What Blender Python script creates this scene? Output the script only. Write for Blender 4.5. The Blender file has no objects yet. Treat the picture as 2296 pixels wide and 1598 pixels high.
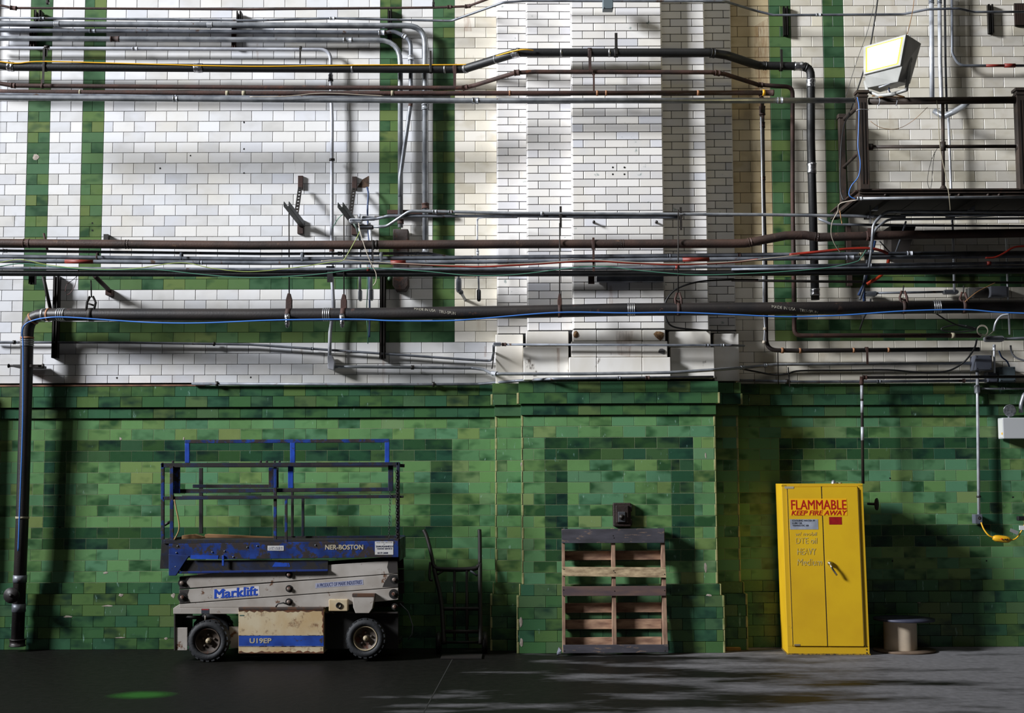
import bpy, bmesh, math, random
from mathutils import Vector, Matrix
random.seed(7)
SC=bpy.context.scene; COL=SC.collection
# ---------------------------------------------------------------- camera
F=3100.0; PITCH=math.atan(276/F); RHO=0.0033; D=13.5; H=1.609
fw=Vector((0,math.cos(PITCH),math.sin(PITCH))); up=Vector((0,-math.sin(PITCH),math.cos(PITCH))); rt=Vector((1,0,0))
r2=rt*math.cos(RHO)-up*math.sin(RHO); u2=up*math.cos(RHO)+rt*math.sin(RHO)
cam=bpy.data.cameras.new('camera'); co=bpy.data.objects.new('camera',cam); COL.objects.link(co)
cam.sensor_width=36; cam.lens=36*F/2296; cam.clip_end=200
co.matrix_world=Matrix(((r2.x,u2.x,-fw.x,0),(r2.y,u2.y,-fw.y,-D),(r2.z,u2.z,-fw.z,H),(0,0,0,1)))
SC.camera=co
# ---------------------------------------------------------------- world, lights, exposure
SC.view_settings.view_transform='Standard'; SC.view_settings.look='None'
SC.view_settings.exposure=0.0; SC.view_settings.gamma=1; SC.view_settings.use_curve_mapping=False
W=bpy.data.worlds.new('world'); SC.world=W; W.use_nodes=True
W.node_tree.nodes['Background'].inputs[0].default_value=(0.85,0.78,0.6,1)
W.node_tree.nodes['Background'].inputs[1].default_value=0.02
def area(name,loc,tgt,size,power,col,sy=None):
    l=bpy.data.lights.new(name,'AREA'); l.energy=power; l.color=col; l.size=size
    if sy: l.shape='RECTANGLE'; l.size_y=sy
    o=bpy.data.objects.new(name,l); COL.objects.link(o); o.location=loc
    o.rotation_euler=(Vector(tgt)-Vector(loc)).to_track_quat('-Z','Y').to_euler(); return o
kl=area('daylight_window',(-25,-12.2,15.2),(1.3,0,4.7),4.6,1850,(0.94,0.965,1.0),6.0); kl.data.spread=math.radians(52)
ofill=area('overhead_fill',(0.5,-6.5,13),(0,0,6.2),6,55,(0.9,0.9,0.86)); ofill.data.spread=math.radians(80)  # added fill from above for the upper wall; no such opening in view
# ---------------------------------------------------------------- pixel -> world measuring helpers
def ray(px,py):
    u=(px-1148)/F; v=(799-py)/F
    return fw+r2*u+u2*v
def P(px,py,Y=0.0):
    d=ray(px,py); t=(Y+D)/d.y
    return Vector((d.x*t,Y,H+d.z*t))
def G(px,py):
    d=ray(px,py); t=-H/d.z
    return Vector((d.x*t,-D+d.y*t,0))
def mpp(px,py,Y=0.0):
    return ((Y+D)/ray(px,py).y)/F
# ---------------------------------------------------------------- materials
def srgb(c):
    return tuple(((x/255)/12.92 if x/255<=0.04045 else ((x/255+0.055)/1.055)**2.4) for x in c)+(1,)
MATS={}
def newmat(name):
    m=bpy.data.materials.new(name); m.use_nodes=True; nt=m.node_tree
    return m,nt,nt.nodes['Principled BSDF']
def nd(nt,t,**k):
    n=nt.nodes.new(t)
    for a,b in k.items(): setattr(n,a,b)
    return n
def mth(nt,op,a,b=None,c=None):
    n=nd(nt,'ShaderNodeMath',operation=op)
    for i,x in enumerate((a,b,c)):
        if x is None: continue
        if isinstance(x,(int,float)): n.inputs[i].default_value=x
        else: nt.links.new(x,n.inputs[i])
    return n.outputs[0]
def mix(nt,f,a,b):
    n=nd(nt,'ShaderNodeMix',data_type='RGBA')
    for s,x in ((n.inputs[0],f),(n.inputs[6],a),(n.inputs[7],b)):
        if isinstance(x,(int,float,tuple)): s.default_value=x
        else: nt.links.new(x,s)
    return n.outputs[2]
def ramp(nt,f,stops):
    n=nd(nt,'ShaderNodeValToRGB'); e=n.color_ramp.elements
    while len(e)<len(stops): e.new(0.5)
    for i,(p,c) in enumerate(stops): e[i].position=p; e[i].color=c
    nt.links.new(f,n.inputs[0]); return n.outputs[0]
def pos(nt,scale=(1,1,1),off=None):
    g=nd(nt,'ShaderNodeNewGeometry'); v=nd(nt,'ShaderNodeVectorMath',operation='MULTIPLY')
    nt.links.new(g.outputs['Position'],v.inputs[0]); v.inputs[1].default_value=scale
    if off is None: return v.outputs[0]
    a=nd(nt,'ShaderNodeVectorMath',operation='ADD'); nt.links.new(v.outputs[0],a.inputs[0]); nt.links.new(off,a.inputs[1]); return a.outputs[0]
def noise(nt,vec,scale,detail=3,rough=0.5):
    n=nd(nt,'ShaderNodeTexNoise'); n.inputs['Scale'].default_value=scale; n.inputs['Detail'].default_value=detail; n.inputs['Roughness'].default_value=rough
    nt.links.new(vec,n.inputs['Vector']); return n.outputs[0]
B=(0,0,0,1); Wt=(1,1,1,1)
def step(nt,f,a,b): return ramp(nt,f,[(a,B),(b,Wt)])
def mat(name,c,rough=0.5,metal=0.0,c2=None,vs=4,rust=None,rc=(70,34,16),rs=9,bump=0.0,stretch=(1,1,1),emis=None,rc2=None,soft=0.03):
    if name in MATS: return MATS[name]
    m,nt,b=newmat(name); col=srgb(c)
    b.inputs['Roughness'].default_value=rough; b.inputs['Metallic'].default_value=metal
    b.inputs['Base Color'].default_value=col
    p=pos(nt,stretch)
    if c2 is not None:
        col=mix(nt,step(nt,noise(nt,p,vs,4),0.35,0.65),srgb(c),srgb(c2)); nt.links.new(col,b.inputs['Base Color'])
    if rust is not None:
        f=step(nt,noise(nt,p,rs,6,0.65),1-rust-soft,1-rust+soft)
        rcol=srgb(rc)
        if rc2: rcol=mix(nt,step(nt,noise(nt,p,rs*2.3,4),0.4,0.6),srgb(rc),srgb(rc2))
        col=mix(nt,f,col,rcol); nt.links.new(col,b.inputs['Base Color'])
        nt.links.new(mth(nt,'MULTIPLY',metal,mth(nt,'SUBTRACT',1.0,f)),b.inputs['Metallic'])
        nt.links.new(mth(nt,'MAXIMUM',rough,mth(nt,'MULTIPLY',f,0.85)),b.inputs['Roughness'])
    if bump:
        bn=nd(nt,'ShaderNodeBump'); bn.inputs['Strength'].default_value=bump; bn.inputs['Distance'].default_value=0.004
        nt.links.new(noise(nt,p,60,4),bn.inputs['Height']); nt.links.new(bn.outputs[0],b.inputs['Normal'])
    if emis:
        b.inputs['Emission Color'].default_value=srgb(emis[0]); b.inputs['Emission Strength'].default_value=emis[1]
    MATS[name]=m; return m
def tilemat(name,stops,dark,damt,rough,stain=None,sp=0.5):
    m,nt,b=newmat(name); oi=nd(nt,'ShaderNodeObjectInfo'); ge=nd(nt,'ShaderNodeNewGeometry')
    r=mth(nt,'FRACT',mth(nt,'ADD',oi.outputs['Random'],ge.outputs['Random Per Island']))
    r2_=mth(nt,'FRACT',mth(nt,'MULTIPLY',r,37.7))
    base=ramp(nt,r,stops)
    off=nd(nt,'ShaderNodeCombineXYZ'); o1=mth(nt,'MULTIPLY',r,83.0)
    nt.links.new(o1,off.inputs[0]); nt.links.new(mth(nt,'MULTIPLY',r2_,61.0),off.inputs[2])
    n1=noise(nt,pos(nt,(4.5,1,8.0),off.outputs[0]),1.0,2)
    th=mth(nt,'ADD',0.40,mth(nt,'MULTIPLY',r2_,0.22))
    f=mth(nt,'MULTIPLY',step(nt,mth(nt,'SUBTRACT',n1,th),0.0,0.22),damt)
    col=mix(nt,f,base,srgb(dark))
    val=mth(nt,'ADD',0.88,mth(nt,'MULTIPLY',r2_,0.2))
    hs=nd(nt,'ShaderNodeHueSaturation'); nt.links.new(col,hs.inputs['Color']); nt.links.new(val,hs.inputs['Value']); col=hs.outputs[0]
    p=pos(nt)
    if stain:  # large soft patches of grime (own shape, stay put)
        for (c,sc,a,b2,amt,st) in stain:
            col=mix(nt,mth(nt,'MULTIPLY',step(nt,noise(nt,pos(nt,st),sc,5,0.6),a,b2),amt),col,srgb(c))
    nt.links.new(col,b.inputs['Base Color'])
    b.inputs['Specular IOR Level'].default_value=sp
    rr=mth(nt,'ADD',rough,mth(nt,'MULTIPLY',noise(nt,p,14,3),0.18)); nt.links.new(rr,b.inputs['Roughness'])
    bn=nd(nt,'ShaderNodeBump'); bn.inputs['Strength'].default_value=0.12; bn.inputs['Distance'].default_value=0.003
    nt.links.new(noise(nt,pos(nt,(1,1,1),off.outputs[0]),22,3),bn.inputs['Height']); nt.links.new(bn.outputs[0],b.inputs['Normal'])
    MATS[name]=m; return m
def g(*c): return srgb(c)
GL=tilemat('glaze_light_green',[(0,g(110,132,78)),(0.2,g(94,130,78)),(0.45,g(94,134,86)),(0.7,g(86,128,88)),(0.9,g(82,126,96)),(1,g(118,134,80))],(38,74,44),0.92,0.22,
    [((150,180,165),28,0.66,0.72,0.5,(1,1,0.35)),((36,52,30),1.2,0.5,0.75,0.35,(1,1,1))],0.4)
GM=tilemat('glaze_mid_green',[(0,g(80,104,58)),(0.3,g(60,96,58)),(0.6,g(56,94,64)),(0.85,g(52,90,68)),(1,g(88,106,62))],(24,48,42),0.85,0.2,
    [((150,185,175),30,0.66,0.72,0.45,(1,1,0.25))],0.4)
GD=tilemat('glaze_dark_green',[(0,g(48,76,42)),(0.35,g(40,74,48)),(0.7,g(40,76,58)),(1,g(68,92,50))],(18,36,36),0.85,0.18,
    [((130,165,160),30,0.66,0.72,0.35,(1,1,0.4))],0.4)
GS=tilemat('glaze_strip_green',[(0,g(100,114,66)),(0.25,g(82,106,60)),(0.5,g(78,106,68)),(0.75,g(66,100,72)),(1,g(60,90,58))],(34,66,42),0.9,0.25,None,0.4)
WH=tilemat('glaze_white',[(0,g(220,219,220)),(0.3,g(216,214,211)),(0.6,g(213,214,218)),(0.85,g(221,220,221)),(1,g(204,206,213))],(186,184,180),0.35,0.25,
    [((206,196,172),0.55,0.5,0.72,0.55,(1,1,1)),((120,112,100),9,0.66,0.8,0.5,(1,1,0.3))],0.4)
WC=tilemat('glaze_cream',[(0,g(226,220,206)),(0.4,g(222,215,200)),(0.8,g(226,221,213)),(1,g(216,208,188))],(180,168,140),0.4,0.3,
    [((150,112,70),2.2,0.6,0.8,0.45,(2,1,0.6)),((110,96,80),9,0.66,0.8,0.5,(1,1,0.3))],0.4)
WCB=tilemat('glaze_cream_brown',[(0,g(208,190,152)),(0.4,g(198,178,140)),(0.8,g(206,192,162)),(1,g(188,166,124))],(160,138,98),0.5,0.35,
    [((120,72,36),1.6,0.55,0.8,0.5,(2,1,0.5)),((84,66,46),6,0.6,0.8,0.5,(1,1,0.3))],0.4)  # browner cream variant with brown patches, laid right beside the pilaster
BW=tilemat('brick_white_glaze',[(0,g(230,227,224)),(0.3,g(224,221,219)),(0.6,g(228,224,218)),(0.93,g(224,222,224)),(1,g(210,211,218))],(212,212,218),0.3,0.28,
    [((120,138,136),11,0.68,0.72,0.7,(1,1,1)),((205,192,170),1.5,0.55,0.8,0.4,(1,1,0.5))],0.4)
MW=mat('mortar_dark',(58,54,52),0.95,bump=0.5)
MWL=mat('mortar_black',(34,34,36),0.95,bump=0.5)
MG=mat('mortar_pale',(112,122,92),0.95,bump=0.5)
CRM=mat('bead_cream',(158,152,108),0.4,c2=(108,118,72),vs=9)
ST=mat('stone_white',(238,235,231),0.45,c2=(222,216,206),vs=3,rust=0.33,rc=(120,112,104),rs=7,stretch=(1,1,0.6))
GALV=mat('galvanised',(160,163,168),0.38,0.5,c2=(122,126,132),vs=8,rust=0.3,rc=(80,66,54),rs=12)
GALVD=mat('galvanised_dull',(124,128,136),0.45,0.3,c2=(86,90,98),vs=7,rust=0.36,rc=(70,52,42),rs=10)
SILV=mat('conduit_bright',(205,208,214),0.32,0.4,c2=(174,178,186),vs=10)
WPIPE=mat('conduit_pale',(178,180,188),0.5,0.1,c2=(140,142,150),vs=5)
RUST=mat('rust_pipe',(66,40,32),0.75,0.05,c2=(44,29,25),vs=6,rust=0.35,rc=(84,46,28),bump=0.5)
RUSTL=mat('rust_big_pipe',(70,50,42),0.6,0.05,c2=(46,35,31),vs=4,rust=0.36,rc=(96,72,56),bump=0.4)
BLK=mat('black_insulation',(20,21,23),0.55,0.0,c2=(12,12,14),vs=5,bump=0.3)
BLKP=mat('black_iron_pipe',(25,24,26),0.5,0.05,c2=(42,36,34),vs=3,rust=0.34,rc=(60,42,36),bump=0.3)
STEEL=mat('dark_steel',(26,24,23),0.6,0.3,c2=(38,32,28),vs=6)
BROWN=mat('brown_paint_steel',(58,42,36),0.55,0.1,c2=(42,34,30),vs=6,rust=0.3,rc=(80,56,40))
GREY=mat('grey_enamel',(92,96,108),0.5,0.1,c2=(78,82,92),vs=5)
GREYG=mat('grey_green_enamel',(92,104,110),0.5,0.1)
FOIL=mat('foil',(215,215,220),0.22,0.95,c2=(150,150,156),vs=30,bump=1.0)
YEL=mat('yellow_cord',(214,160,30),0.4); BLUE=mat('blue_cord',(58,112,190),0.4); GRNW=mat('green_wire',(70,120,100),0.5); LIME=mat('lime_wire',(150,165,90),0.5)
REDH=mat('red_hose',(150,38,20),0.5,c2=(110,28,16),vs=5); ORG=mat('orange_tube',(225,70,25),0.45); WWIRE=mat('pale_wire',(170,160,145),0.5); BWIRE=mat('black_wire',(18,18,20),0.5); TAN=mat('tan_wire',(150,110,70),0.5); BRICKR=mat('red_paint',(118,36,26),0.5)
ROPE=mat('rope',(150,142,120),0.9); NAVY=mat('blue_wire',(40,60,98),0.5)
# ---------------------------------------------------------------- mesh builder
WL={}   # world location of every built object
class MB:
    def __init__(s,M=None): s.v=[];s.f=[];s.m=[];s.s=[];s.M=M
    def add(s,vs,fs,mi=0,sm=False):
        b=len(s.v); s.v+=[(s.M@Vector(v)) if s.M else Vector(v) for v in vs]
        for q in fs: s.f.append([b+i for i in q]); s.m.append(mi); s.s.append(sm)
        return s
    def box(s,x0,x1,y0,y1,z0,z1,mi=0,R=None):
        vs=[Vector((x,y,z)) for x in (x0,x1) for y in (y0,y1) for z in (z0,z1)]
        if R: 
            c=Vector(((x0+x1)/2,(y0+y1)/2,(z0+z1)/2)); vs=[c+R@(v-c) for v in vs]
        return s.add(vs,[(0,1,3,2),(4,6,7,5),(0,4,5,1),(2,3,7,6),(0,2,6,4),(1,5,7,3)],mi)
    def tile(s,x0,x1,y0,y1,z0,z1,c=0.003,mi=0):
        vs=[(x0,y1,z0),(x1,y1,z0),(x1,y1,z1),(x0,y1,z1),(x0,y0+c,z0),(x1,y0+c,z0),(x1,y0+c,z1),(x0,y0+c,z1),(x0+c,y0,z0+c),(x1-c,y0,z0+c),(x1-c,y0,z1-c),(x0+c,y0,z1-c)]
        fs=[(8,9,10,11)]+[(4+i,4+(i+1)%4,8+(i+1)%4,8+i) for i in range(4)]+[(i,(i+1)%4,4+(i+1)%4,4+i) for i in range(4)]
        return s.add(vs,fs,mi)
    def prism(s,poly,y0,y1,mi=0):   # poly of (x,z), extruded in y
        n=len(poly); vs=[(x,y0,z) for x,z in poly]+[(x,y1,z) for x,z in poly]
        return s.add(vs,[list(range(n)),list(range(2*n-1,n-1,-1))]+[(i,(i+n),(i+1)%n+n,(i+1)%n) for i in range(n)],mi)
    def tube(s,pts,r,seg=10,mi=0,cap=True,rs=None):
        pts=[Vector(p) for p in pts]; n=len(pts); rings=[]; prev=None
        for i,p in enumerate(pts):
            t=(pts[min(i+1,n-1)]-pts[max(i-1,0)]).normalized()
            if prev is None:
                a=Vector((0,1,0)) if abs(t.y)<0.9 else Vector((1,0,0)); nrm=(a-t*a.dot(t)).normalized()
            else: nrm=(prev-t*prev.dot(t)).normalized()
            prev=nrm; bi=t.cross(nrm); rr=rs[i] if rs else r
            rings.append([p+(nrm*math.cos(2*math.pi*k/seg)+bi*math.sin(2*math.pi*k/seg))*rr for k in range(seg)])
        vs=[v for R_ in rings for v in R_]; fs=[]
        for i in range(n-1):
            for k in range(seg): fs.append((i*seg+k,i*seg+(k+1)%seg,(i+1)*seg+(k+1)%seg,(i+1)*seg+k))
        s.add(vs,fs,mi,True)
        if cap:
            b=len(s.v)-len(vs)
            s.f+= [[b+k for k in range(seg-1,-1,-1)],[b+(n-1)*seg+k for k in range(seg)]]; s.m+=[mi,mi]; s.s+=[False,False]
        return s
    def lathe(s,c,axis,prof,seg=24,mi=0):   # prof: list of (along,radius)
        c=Vector(c); a=Vector(axis).normalized(); q=Vector((0,0,1)) if abs(a.z)<0.9 else Vector((1,0,0))
        n1=(q-a*q.dot(a)).normalized(); n2=a.cross(n1); vs=[];fs=[]
        for (h,r) in prof:
            for k in range(seg):
                t=2*math.pi*k/seg; vs.append(c+a*h+(n1*math.cos(t)+n2*math.sin(t))*max(r,1e-4))
        for i in range(len(prof)-1):
            for k in range(seg): fs.append((i*seg+k,(i+1)*seg+k,(i+1)*seg+(k+1)%seg,i*seg+(k+1)%seg))
        return s.add(vs,fs,mi,True)
    def build(s,name,mats,parent=None,label=None,cat=None,group=None,kind=None,bevel=0,flat=False):
        if not isinstance(mats,(list,tuple)): mats=[mats]
        xs=[v.x for v in s.v];ys=[v.y for v in s.v];zs=[v.z for v in s.v]
        c=Vector(((min(xs)+max(xs))/2,(min(ys)+max(ys))/2,min(zs)))
        me=bpy.data.meshes.new(name); me.from_pydata([v-c for v in s.v],[],s.f)
        for mm in mats: me.materials.append(mm)
        me.polygons.foreach_set('material_index',s.m); me.polygons.foreach_set('use_smooth',[False]*len(s.f) if flat else s.s)
        me.update()
        bm=bmesh.new(); bm.from_mesh(me); bmesh.ops.recalc_face_normals(bm,faces=bm.faces); bm.to_mesh(me); bm.free()
        o=bpy.data.objects.new(name,me); COL.objects.link(o); put(o,c,parent)
        if label: o['label']=label
        if cat: o['category']=cat
        if group: o['group']=group
        if kind: o['kind']=kind
        if bevel:
            b=o.modifiers.new('bevel','BEVEL'); b.width=bevel; b.segments=2; b.limit_method='ANGLE'
        return o
def put(o,c,parent):
    WL[o.name]=Vector(c)
    if parent: o.parent=parent; o.location=Vector(c)-WL[parent.name]
    else: o.location=c
def thing(name,label,cat,loc,group=None):
    o=bpy.data.objects.new(name,None); COL.objects.link(o); put(o,Vector(loc),None); o.empty_display_size=0.1
    o['label']=label; o['category']=cat
    if group: o['group']=group
    return o
def copytree(root,delta,label=None,parent=None):
    c=root.copy(); COL.objects.link(c)
    if parent: c.parent=parent; WL[c.name]=WL[root.name]
    else: put(c,WL[root.name]+Vector(delta),None)
    if label: c['label']=label
    for ch in [x for x in root.children]: copytree(ch,(0,0,0),None,c)
    return c
# ---------------------------------------------------------------- wall tiles
class Field:
    """collects tiles of one structure; the 300 largest of a kind become parts, the rest one stuff part"""
    cache={}
    def __init__(s,root): s.root=root; s.t={}
    def put(s,kind,mt,x0,x1,z0,z1,Y,depth):
        s.t.setdefault((kind),[]).append((x0,x1,z0,z1,Y,depth,mt))
    def flush(s,limit=300):
        for kind,L in s.t.items():
            def key(t):
                x0,x1,z0,z1,Y,dp,mt=t
                cx=(x0+x1)/2; cz=(z0+z1)/2
                vis=-5.1<cx<5.1 and cz<6.5
                return (-vis, -round((x1-x0)*(z1-z0)*60), random.random())
            L.sort(key=key)
            for (x0,x1,z0,z1,Y,dp,mt) in L[:limit]:
                w=round(x1-x0,3); h=round(z1-z0,3); k=(w,h,round(dp,3),mt.name)
                if k not in Field.cache:
                    m=MB().tile(-w/2,w/2,0,dp,-h/2,h/2,0.0011 if kind=='green_tile' else 0.003); me=bpy.data.meshes.new(kind); me.from_pydata(m.v,[],m.f); me.materials.append(mt)
                    bm=bmesh.new(); bm.from_mesh(me); bmesh.ops.recalc_face_normals(bm,faces=bm.faces); bm.to_mesh(me); bm.free()
                    Field.cache[k]=me
                o=bpy.data.objects.new(kind,Field.cache[k]); COL.objects.link(o); o.parent=s.root
                o.location=Vector(((x0+x1)/2,Y+random.uniform(-0.0009,0.0009),(z0+z1)/2))-WL[s.root.name]
            if len(L)>limit:
                m=MB(); ms=[]
                for (x0,x1,z0,z1,Y,dp,mt) in L[limit:]:
                    if mt not in ms: ms.append(mt)
                    m.tile(x0,x1,Y,Y+dp,z0,z1,0.0011 if kind=='green_tile' else 0.003,mi=ms.index(mt))
                m.build(kind+'s',ms,s.root,kind='stuff')
def row(x0,x1,w,anchor,odd):
    a=anchor+(w/2 if odd else 0); n=math.ceil((x0-a)/w-1e-6); js=[]
    x=a+n*w
    while x<x1-1e-6:
        if x-x0>0.28*w and x1-x>0.28*w: js.append(x)
        x+=w
    e=[x0]+js+[x1]; return [(e[i],e[i+1]) for i in range(len(e)-1)]
TH=0.1055; TW=0.2120
def lay(fld,kind,mt,x0,x1,k,zb,h,w,anchor,Y,depth,gap,zt=None):
    z0=zb+k*h; z1=z0+h if zt is None else zt
    for a,b in row(x0,x1,w,anchor,k%2): fld.put(kind,mt,a+gap/2,b-gap/2,z0+gap/2,z1-gap/2,Y,depth)
def struct(name,x0,x1,y0,y1,z0,z1,mt):
    return MB().box(x0,x1,y0,y1,z0,z1).build(name,mt,kind='structure')
def X(px,py,Y=0): return P(px,py,Y).x
XL,XR=-5.7,6.0; ZT=7.0
# z of dado top
ZD=24*TH
def dado(fld,x0,x1,Y,anchor,panel=None,shift=0.0,beads=()):
    """tiled dado from the floor to ZD on plane Y"""
    for k in range(24):
        pr=0.045 if k>=22 else 0.022 if k==21 else 0.055 if k<=4 else 0.028 if k==5 else 0.0
        lo=Y-pr; kx0,kx1=x0,x1
        if beads and pr: kx0-=pr*0.9*beads[0]; kx1+=pr*0.9*beads[1]
        mt0=GM if (k>=21 or k<=5) else GL
        segs=[(kx0,kx1,mt0)]
        if panel and 6<=k<=20:
            a,b,c,d=panel[:4]   # outer frame left/right ; band rows top (tk,tk+1), bottom
            t0,b0=panel[4],panel[5]
            if b0<=k<=t0+1:
                if k in (t0,t0+1,b0,b0+1): segs=[(kx0,a,mt0),(a,b,GD),(b,kx1,mt0)]
                else: segs=[(kx0,a,mt0),(a,c,GD),(c,d,mt0),(d,b,GD),(b,kx1,mt0)]
        for sx0,sx1,m_ in segs:
            if sx1-sx0>0.02: lay(fld,'green_tile',m_,max(sx0,kx0),min(sx1,kx1),k,0,TH,TW,anchor,lo,pr+0.02,0.0032)
# left bay upper ---------------------------------------------------
s1a,s1b=X(64,240),X(113,240); s2a,s2b=X(186,240),X(234,240); s3a,s3b=X(852,240),X(900,240); s4a,s4b=X(971,240),X(1019.5,240)
pA0=X(1115,300); 
wl=struct('wall_back_left',XL,0.0,0.006,0.35,ZD,ZT,MW); fl=Field(wl)
def upper(fld,x0,x1,o1,i1,i2,o2,anchor,wm):
    for k in range(24,66):
        if k<28: segs=[(x0,x1,0)]
        elif k<30: segs=[(x0,o1[0],0),(o1[0],o2[1],1),(o2[1],x1,0)]
        elif k<33: segs=[(x0,o1[0],0),(*o1,1),(o1[1],o2[0],0),(*o2,1),(o2[1],x1,0)]
        elif k<35: segs=[(x0,o1[0],0),(*o1,1),(o1[1],i1[0],0),(i1[0],i2[1],1),(i2[1],o2[0],0),(*o2,1),(o2[1],x1,0)]
        else: segs=[(x0,o1[0],0),(*o1,1),(o1[1],i1[0],0),(*i1,1),(i1[1],i2[0],0),(*i2,1),(i2[1],o2[0],0),(*o2,1),(o2[1],x1,0)]
        for a,b,gk in segs:
            a=max(a,x0); b=min(b,x1)
            if b-a<0.03: continue
            if gk: lay(fld,'green_tile',GS,a,b,k,0,TH,TW,anchor,0.0,0.02,0.0032)
            else: lay(fld,'white_tile',wm(a,b,k),a,b,k,0,TH,TW,anchor,0.0,0.02,0.0038)
upper(fl,XL,pA0+0.02,(s1a,s1b),(s2a,s2b),(s3a,s3b),(s4a,s4b),s1a,lambda a,b,k: WC if a>=s4b-0.05 else WH); fl.flush()
# right bay upper
t1a,t1b=X(1728,240),X(1777,240); t2a,t2b=X(1849,240),X(1896,240)
pA1=X(1641,300)
wr=struct('wall_back_right',2.1,XR,0.006,0.35,ZD,ZT,MW); fr=Field(wr)
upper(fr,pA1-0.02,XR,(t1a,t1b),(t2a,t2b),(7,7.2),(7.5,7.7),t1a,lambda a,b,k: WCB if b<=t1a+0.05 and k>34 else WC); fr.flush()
# dado left and right
dl=struct('wall_back_dado_left',XL,0.0,0.0015,0.35,0,ZD,MG); f1=Field(dl)
dado(f1,XL,X(1111,1100,-0.2)+0.03,0.0,X(176,880),(X(98,1100),X(1014,1100),X(98,1100)+TW,X(1014,1100)-TW,17,9)); f1.flush()
dr=struct('wall_back_dado_right',2.0,XR,0.0015,0.35,0,ZD,MG); f2=Field(dr)
dado(f2,X(1658,1100,-0.2)-0.03,XR,0.0,X(1822,870),(X(1747,1000),X(2246,1100),X(1747,1000)+TW,X(2246,1100)-TW,17,9)); f2.flush()
# pilaster: dado in two steps, stone base course, stepped shaft in thin white bricks
YM,YS=-0.41,-0.20
mx0,mx1=X(1170,1100,YM),X(1606,1100,YM); sx0,sx1=X(1111,1100,YS),X(1657,1100,YS)
pm=MB(); pm.box(mx0,mx1,YM+0.0015,0.3,0,ZD); pm.box(sx0,sx1,YS+0.0015,0.3,0,ZD)
pil=pm.build('wall_pilaster_dado',MG,kind='structure'); f3=Field(pil)
pan=(X(1222,1100,YM),X(1556,1100,YM),X(1222,1100,YM)+TW,X(1556,1100,YM)-TW,17,8)
dado(f3,mx0+0.012,mx1-0.012,YM,pan[0],pan,beads=(1,1))
dado(f3,sx0+0.012,mx0,YS,sx0+0.11,None,beads=(1,0)); dado(f3,mx1,sx1-0.012,YS,mx1+0.1,None,beads=(0,1)); f3.flush()
bd=MB()
for (x,Y) in ((mx0,YM),(mx1,YM),(sx0,YS),(sx1,YS)):
    for k in range(24):
        pr=0.045 if k>=22 else 0.022 if k==21 else 0.055 if k<=4 else 0.028 if k==5 else 0.0
        sgn=-1 if x in (mx0,sx0) else 1
        xx=x+sgn*pr*0.9; w=0.008 if k%2 else 0.018
        if k<21 or k==22:
            a,b=(xx-0.003,xx+w) if sgn<0 else (xx-w,xx+0.003)
            bd.box(a,b,Y-pr-0.0025,0.1+Y,k*TH+0.001,(k+1)*TH-0.001)
bd.build('corner_bead',CRM,pil,label='cream glazed corner beads of the green pilaster',bevel=0.004)
def side(fld_root,kind,mt,xs,Y0,Y1,z0,z1,h,gap,name):
    m=MB(); 
    for (x,sg) in xs:
        k=0; z=z0
        while z<z1-0.02:
            zz=min(z+h,z1); n=2; w=(Y1-Y0)/n
            a,b=(x-0.008,x+0.01) if sg<0 else (x-0.01,x+0.008)
            for i in range(n):
                if w>0.03: m.box(a,b,Y0+i*w+gap/2,Y0+(i+1)*w-gap/2,z+gap/2,zz-gap/2)
            z=zz; k+=1
    m.build(name,mt,fld_root,kind='stuff')
side(pil,'g',GL,((mx0,-1),(mx1,1)),YM+0.012,YS,0.64,ZD-0.32,TH,0.003,'side_tiles')
side(pil,'g',GL,((sx0,-1),(sx1,1)),YS+0.012,0.0,0.64,ZD-0.32,TH,0.003,'side_tiles')
# shaft
YA,YB,YC=-0.12,-0.27,-0.42
ax0,ax1=X(1115,300,YA),X(1641,300,YA); bx0,bx1=X(1182,300,YB),X(1582,300,YB); cx0,cx1=X(1283,300,YC),X(1485,300,YC)
zA=P(1145,748,YA).z; zB=P(1230,741,YB).z; zC=P(1380,737,YC).z
sm_=MB(); sm_.box(ax0+0.004,ax1-0.004,YA+0.006,0.3,ZD,ZT); sm_.box(bx0+0.004,bx1-0.004,YB+0.006,0.2,ZD,ZT); sm_.box(cx0+0.004,cx1-0.004,YC+0.006,0.2,ZD,ZT)
sh=sm_.build('wall_pilaster_shaft',MWL,kind='structure'); f4=Field(sh)
BH=0.0768
def bricks(x0,x1,Y,zref,zb,anchor,par=0):
    n0=math.floor((zb-zref)/BH); k=n0
    while zref+k*BH<ZT:
        z0=max(zref+k*BH,zb); z1=zref+(k+1)*BH
        if z1-z0>0.015:
            for a,b in row(x0,x1,0.2145,anchor,(k+par)%2): f4.put('brick',BW,a+0.003,b-0.003,z0+0.003,z1-0.003,Y,0.02)
        k+=1
offz=-0.013
bricks(cx0,cx1,YC,4.9549+offz,zC,cx0+0.1072)
bricks(bx0,cx0,YB,4.8162+offz,zB,bx0,0); bricks(cx1,bx1,YB,4.8162+offz,zB,cx1,1)
bricks(ax0,bx0,YA,5.0291+offz,zA,ax0,0); bricks(bx1,ax1,YA,5.0291+offz,zA,bx1,1); f4.flush(600 if False else 300)
side(sh,'b',BW,((cx0,-1),(cx1,1)),YC+0.012,YB,zC,ZT-0.1,BH,0.005,'side_bricks')
side(sh,'b',BW,((bx0,-1),(bx1,1)),YB+0.012,YA,zB,ZT-0.1,BH,0.005,'side_bricks')
side(sh,'b',BW,((ax0,-1),(ax1,1)),YA+0.012,0.0,zA,ZT-0.1,BH,0.005,'side_bricks')
holes=MB()
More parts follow.
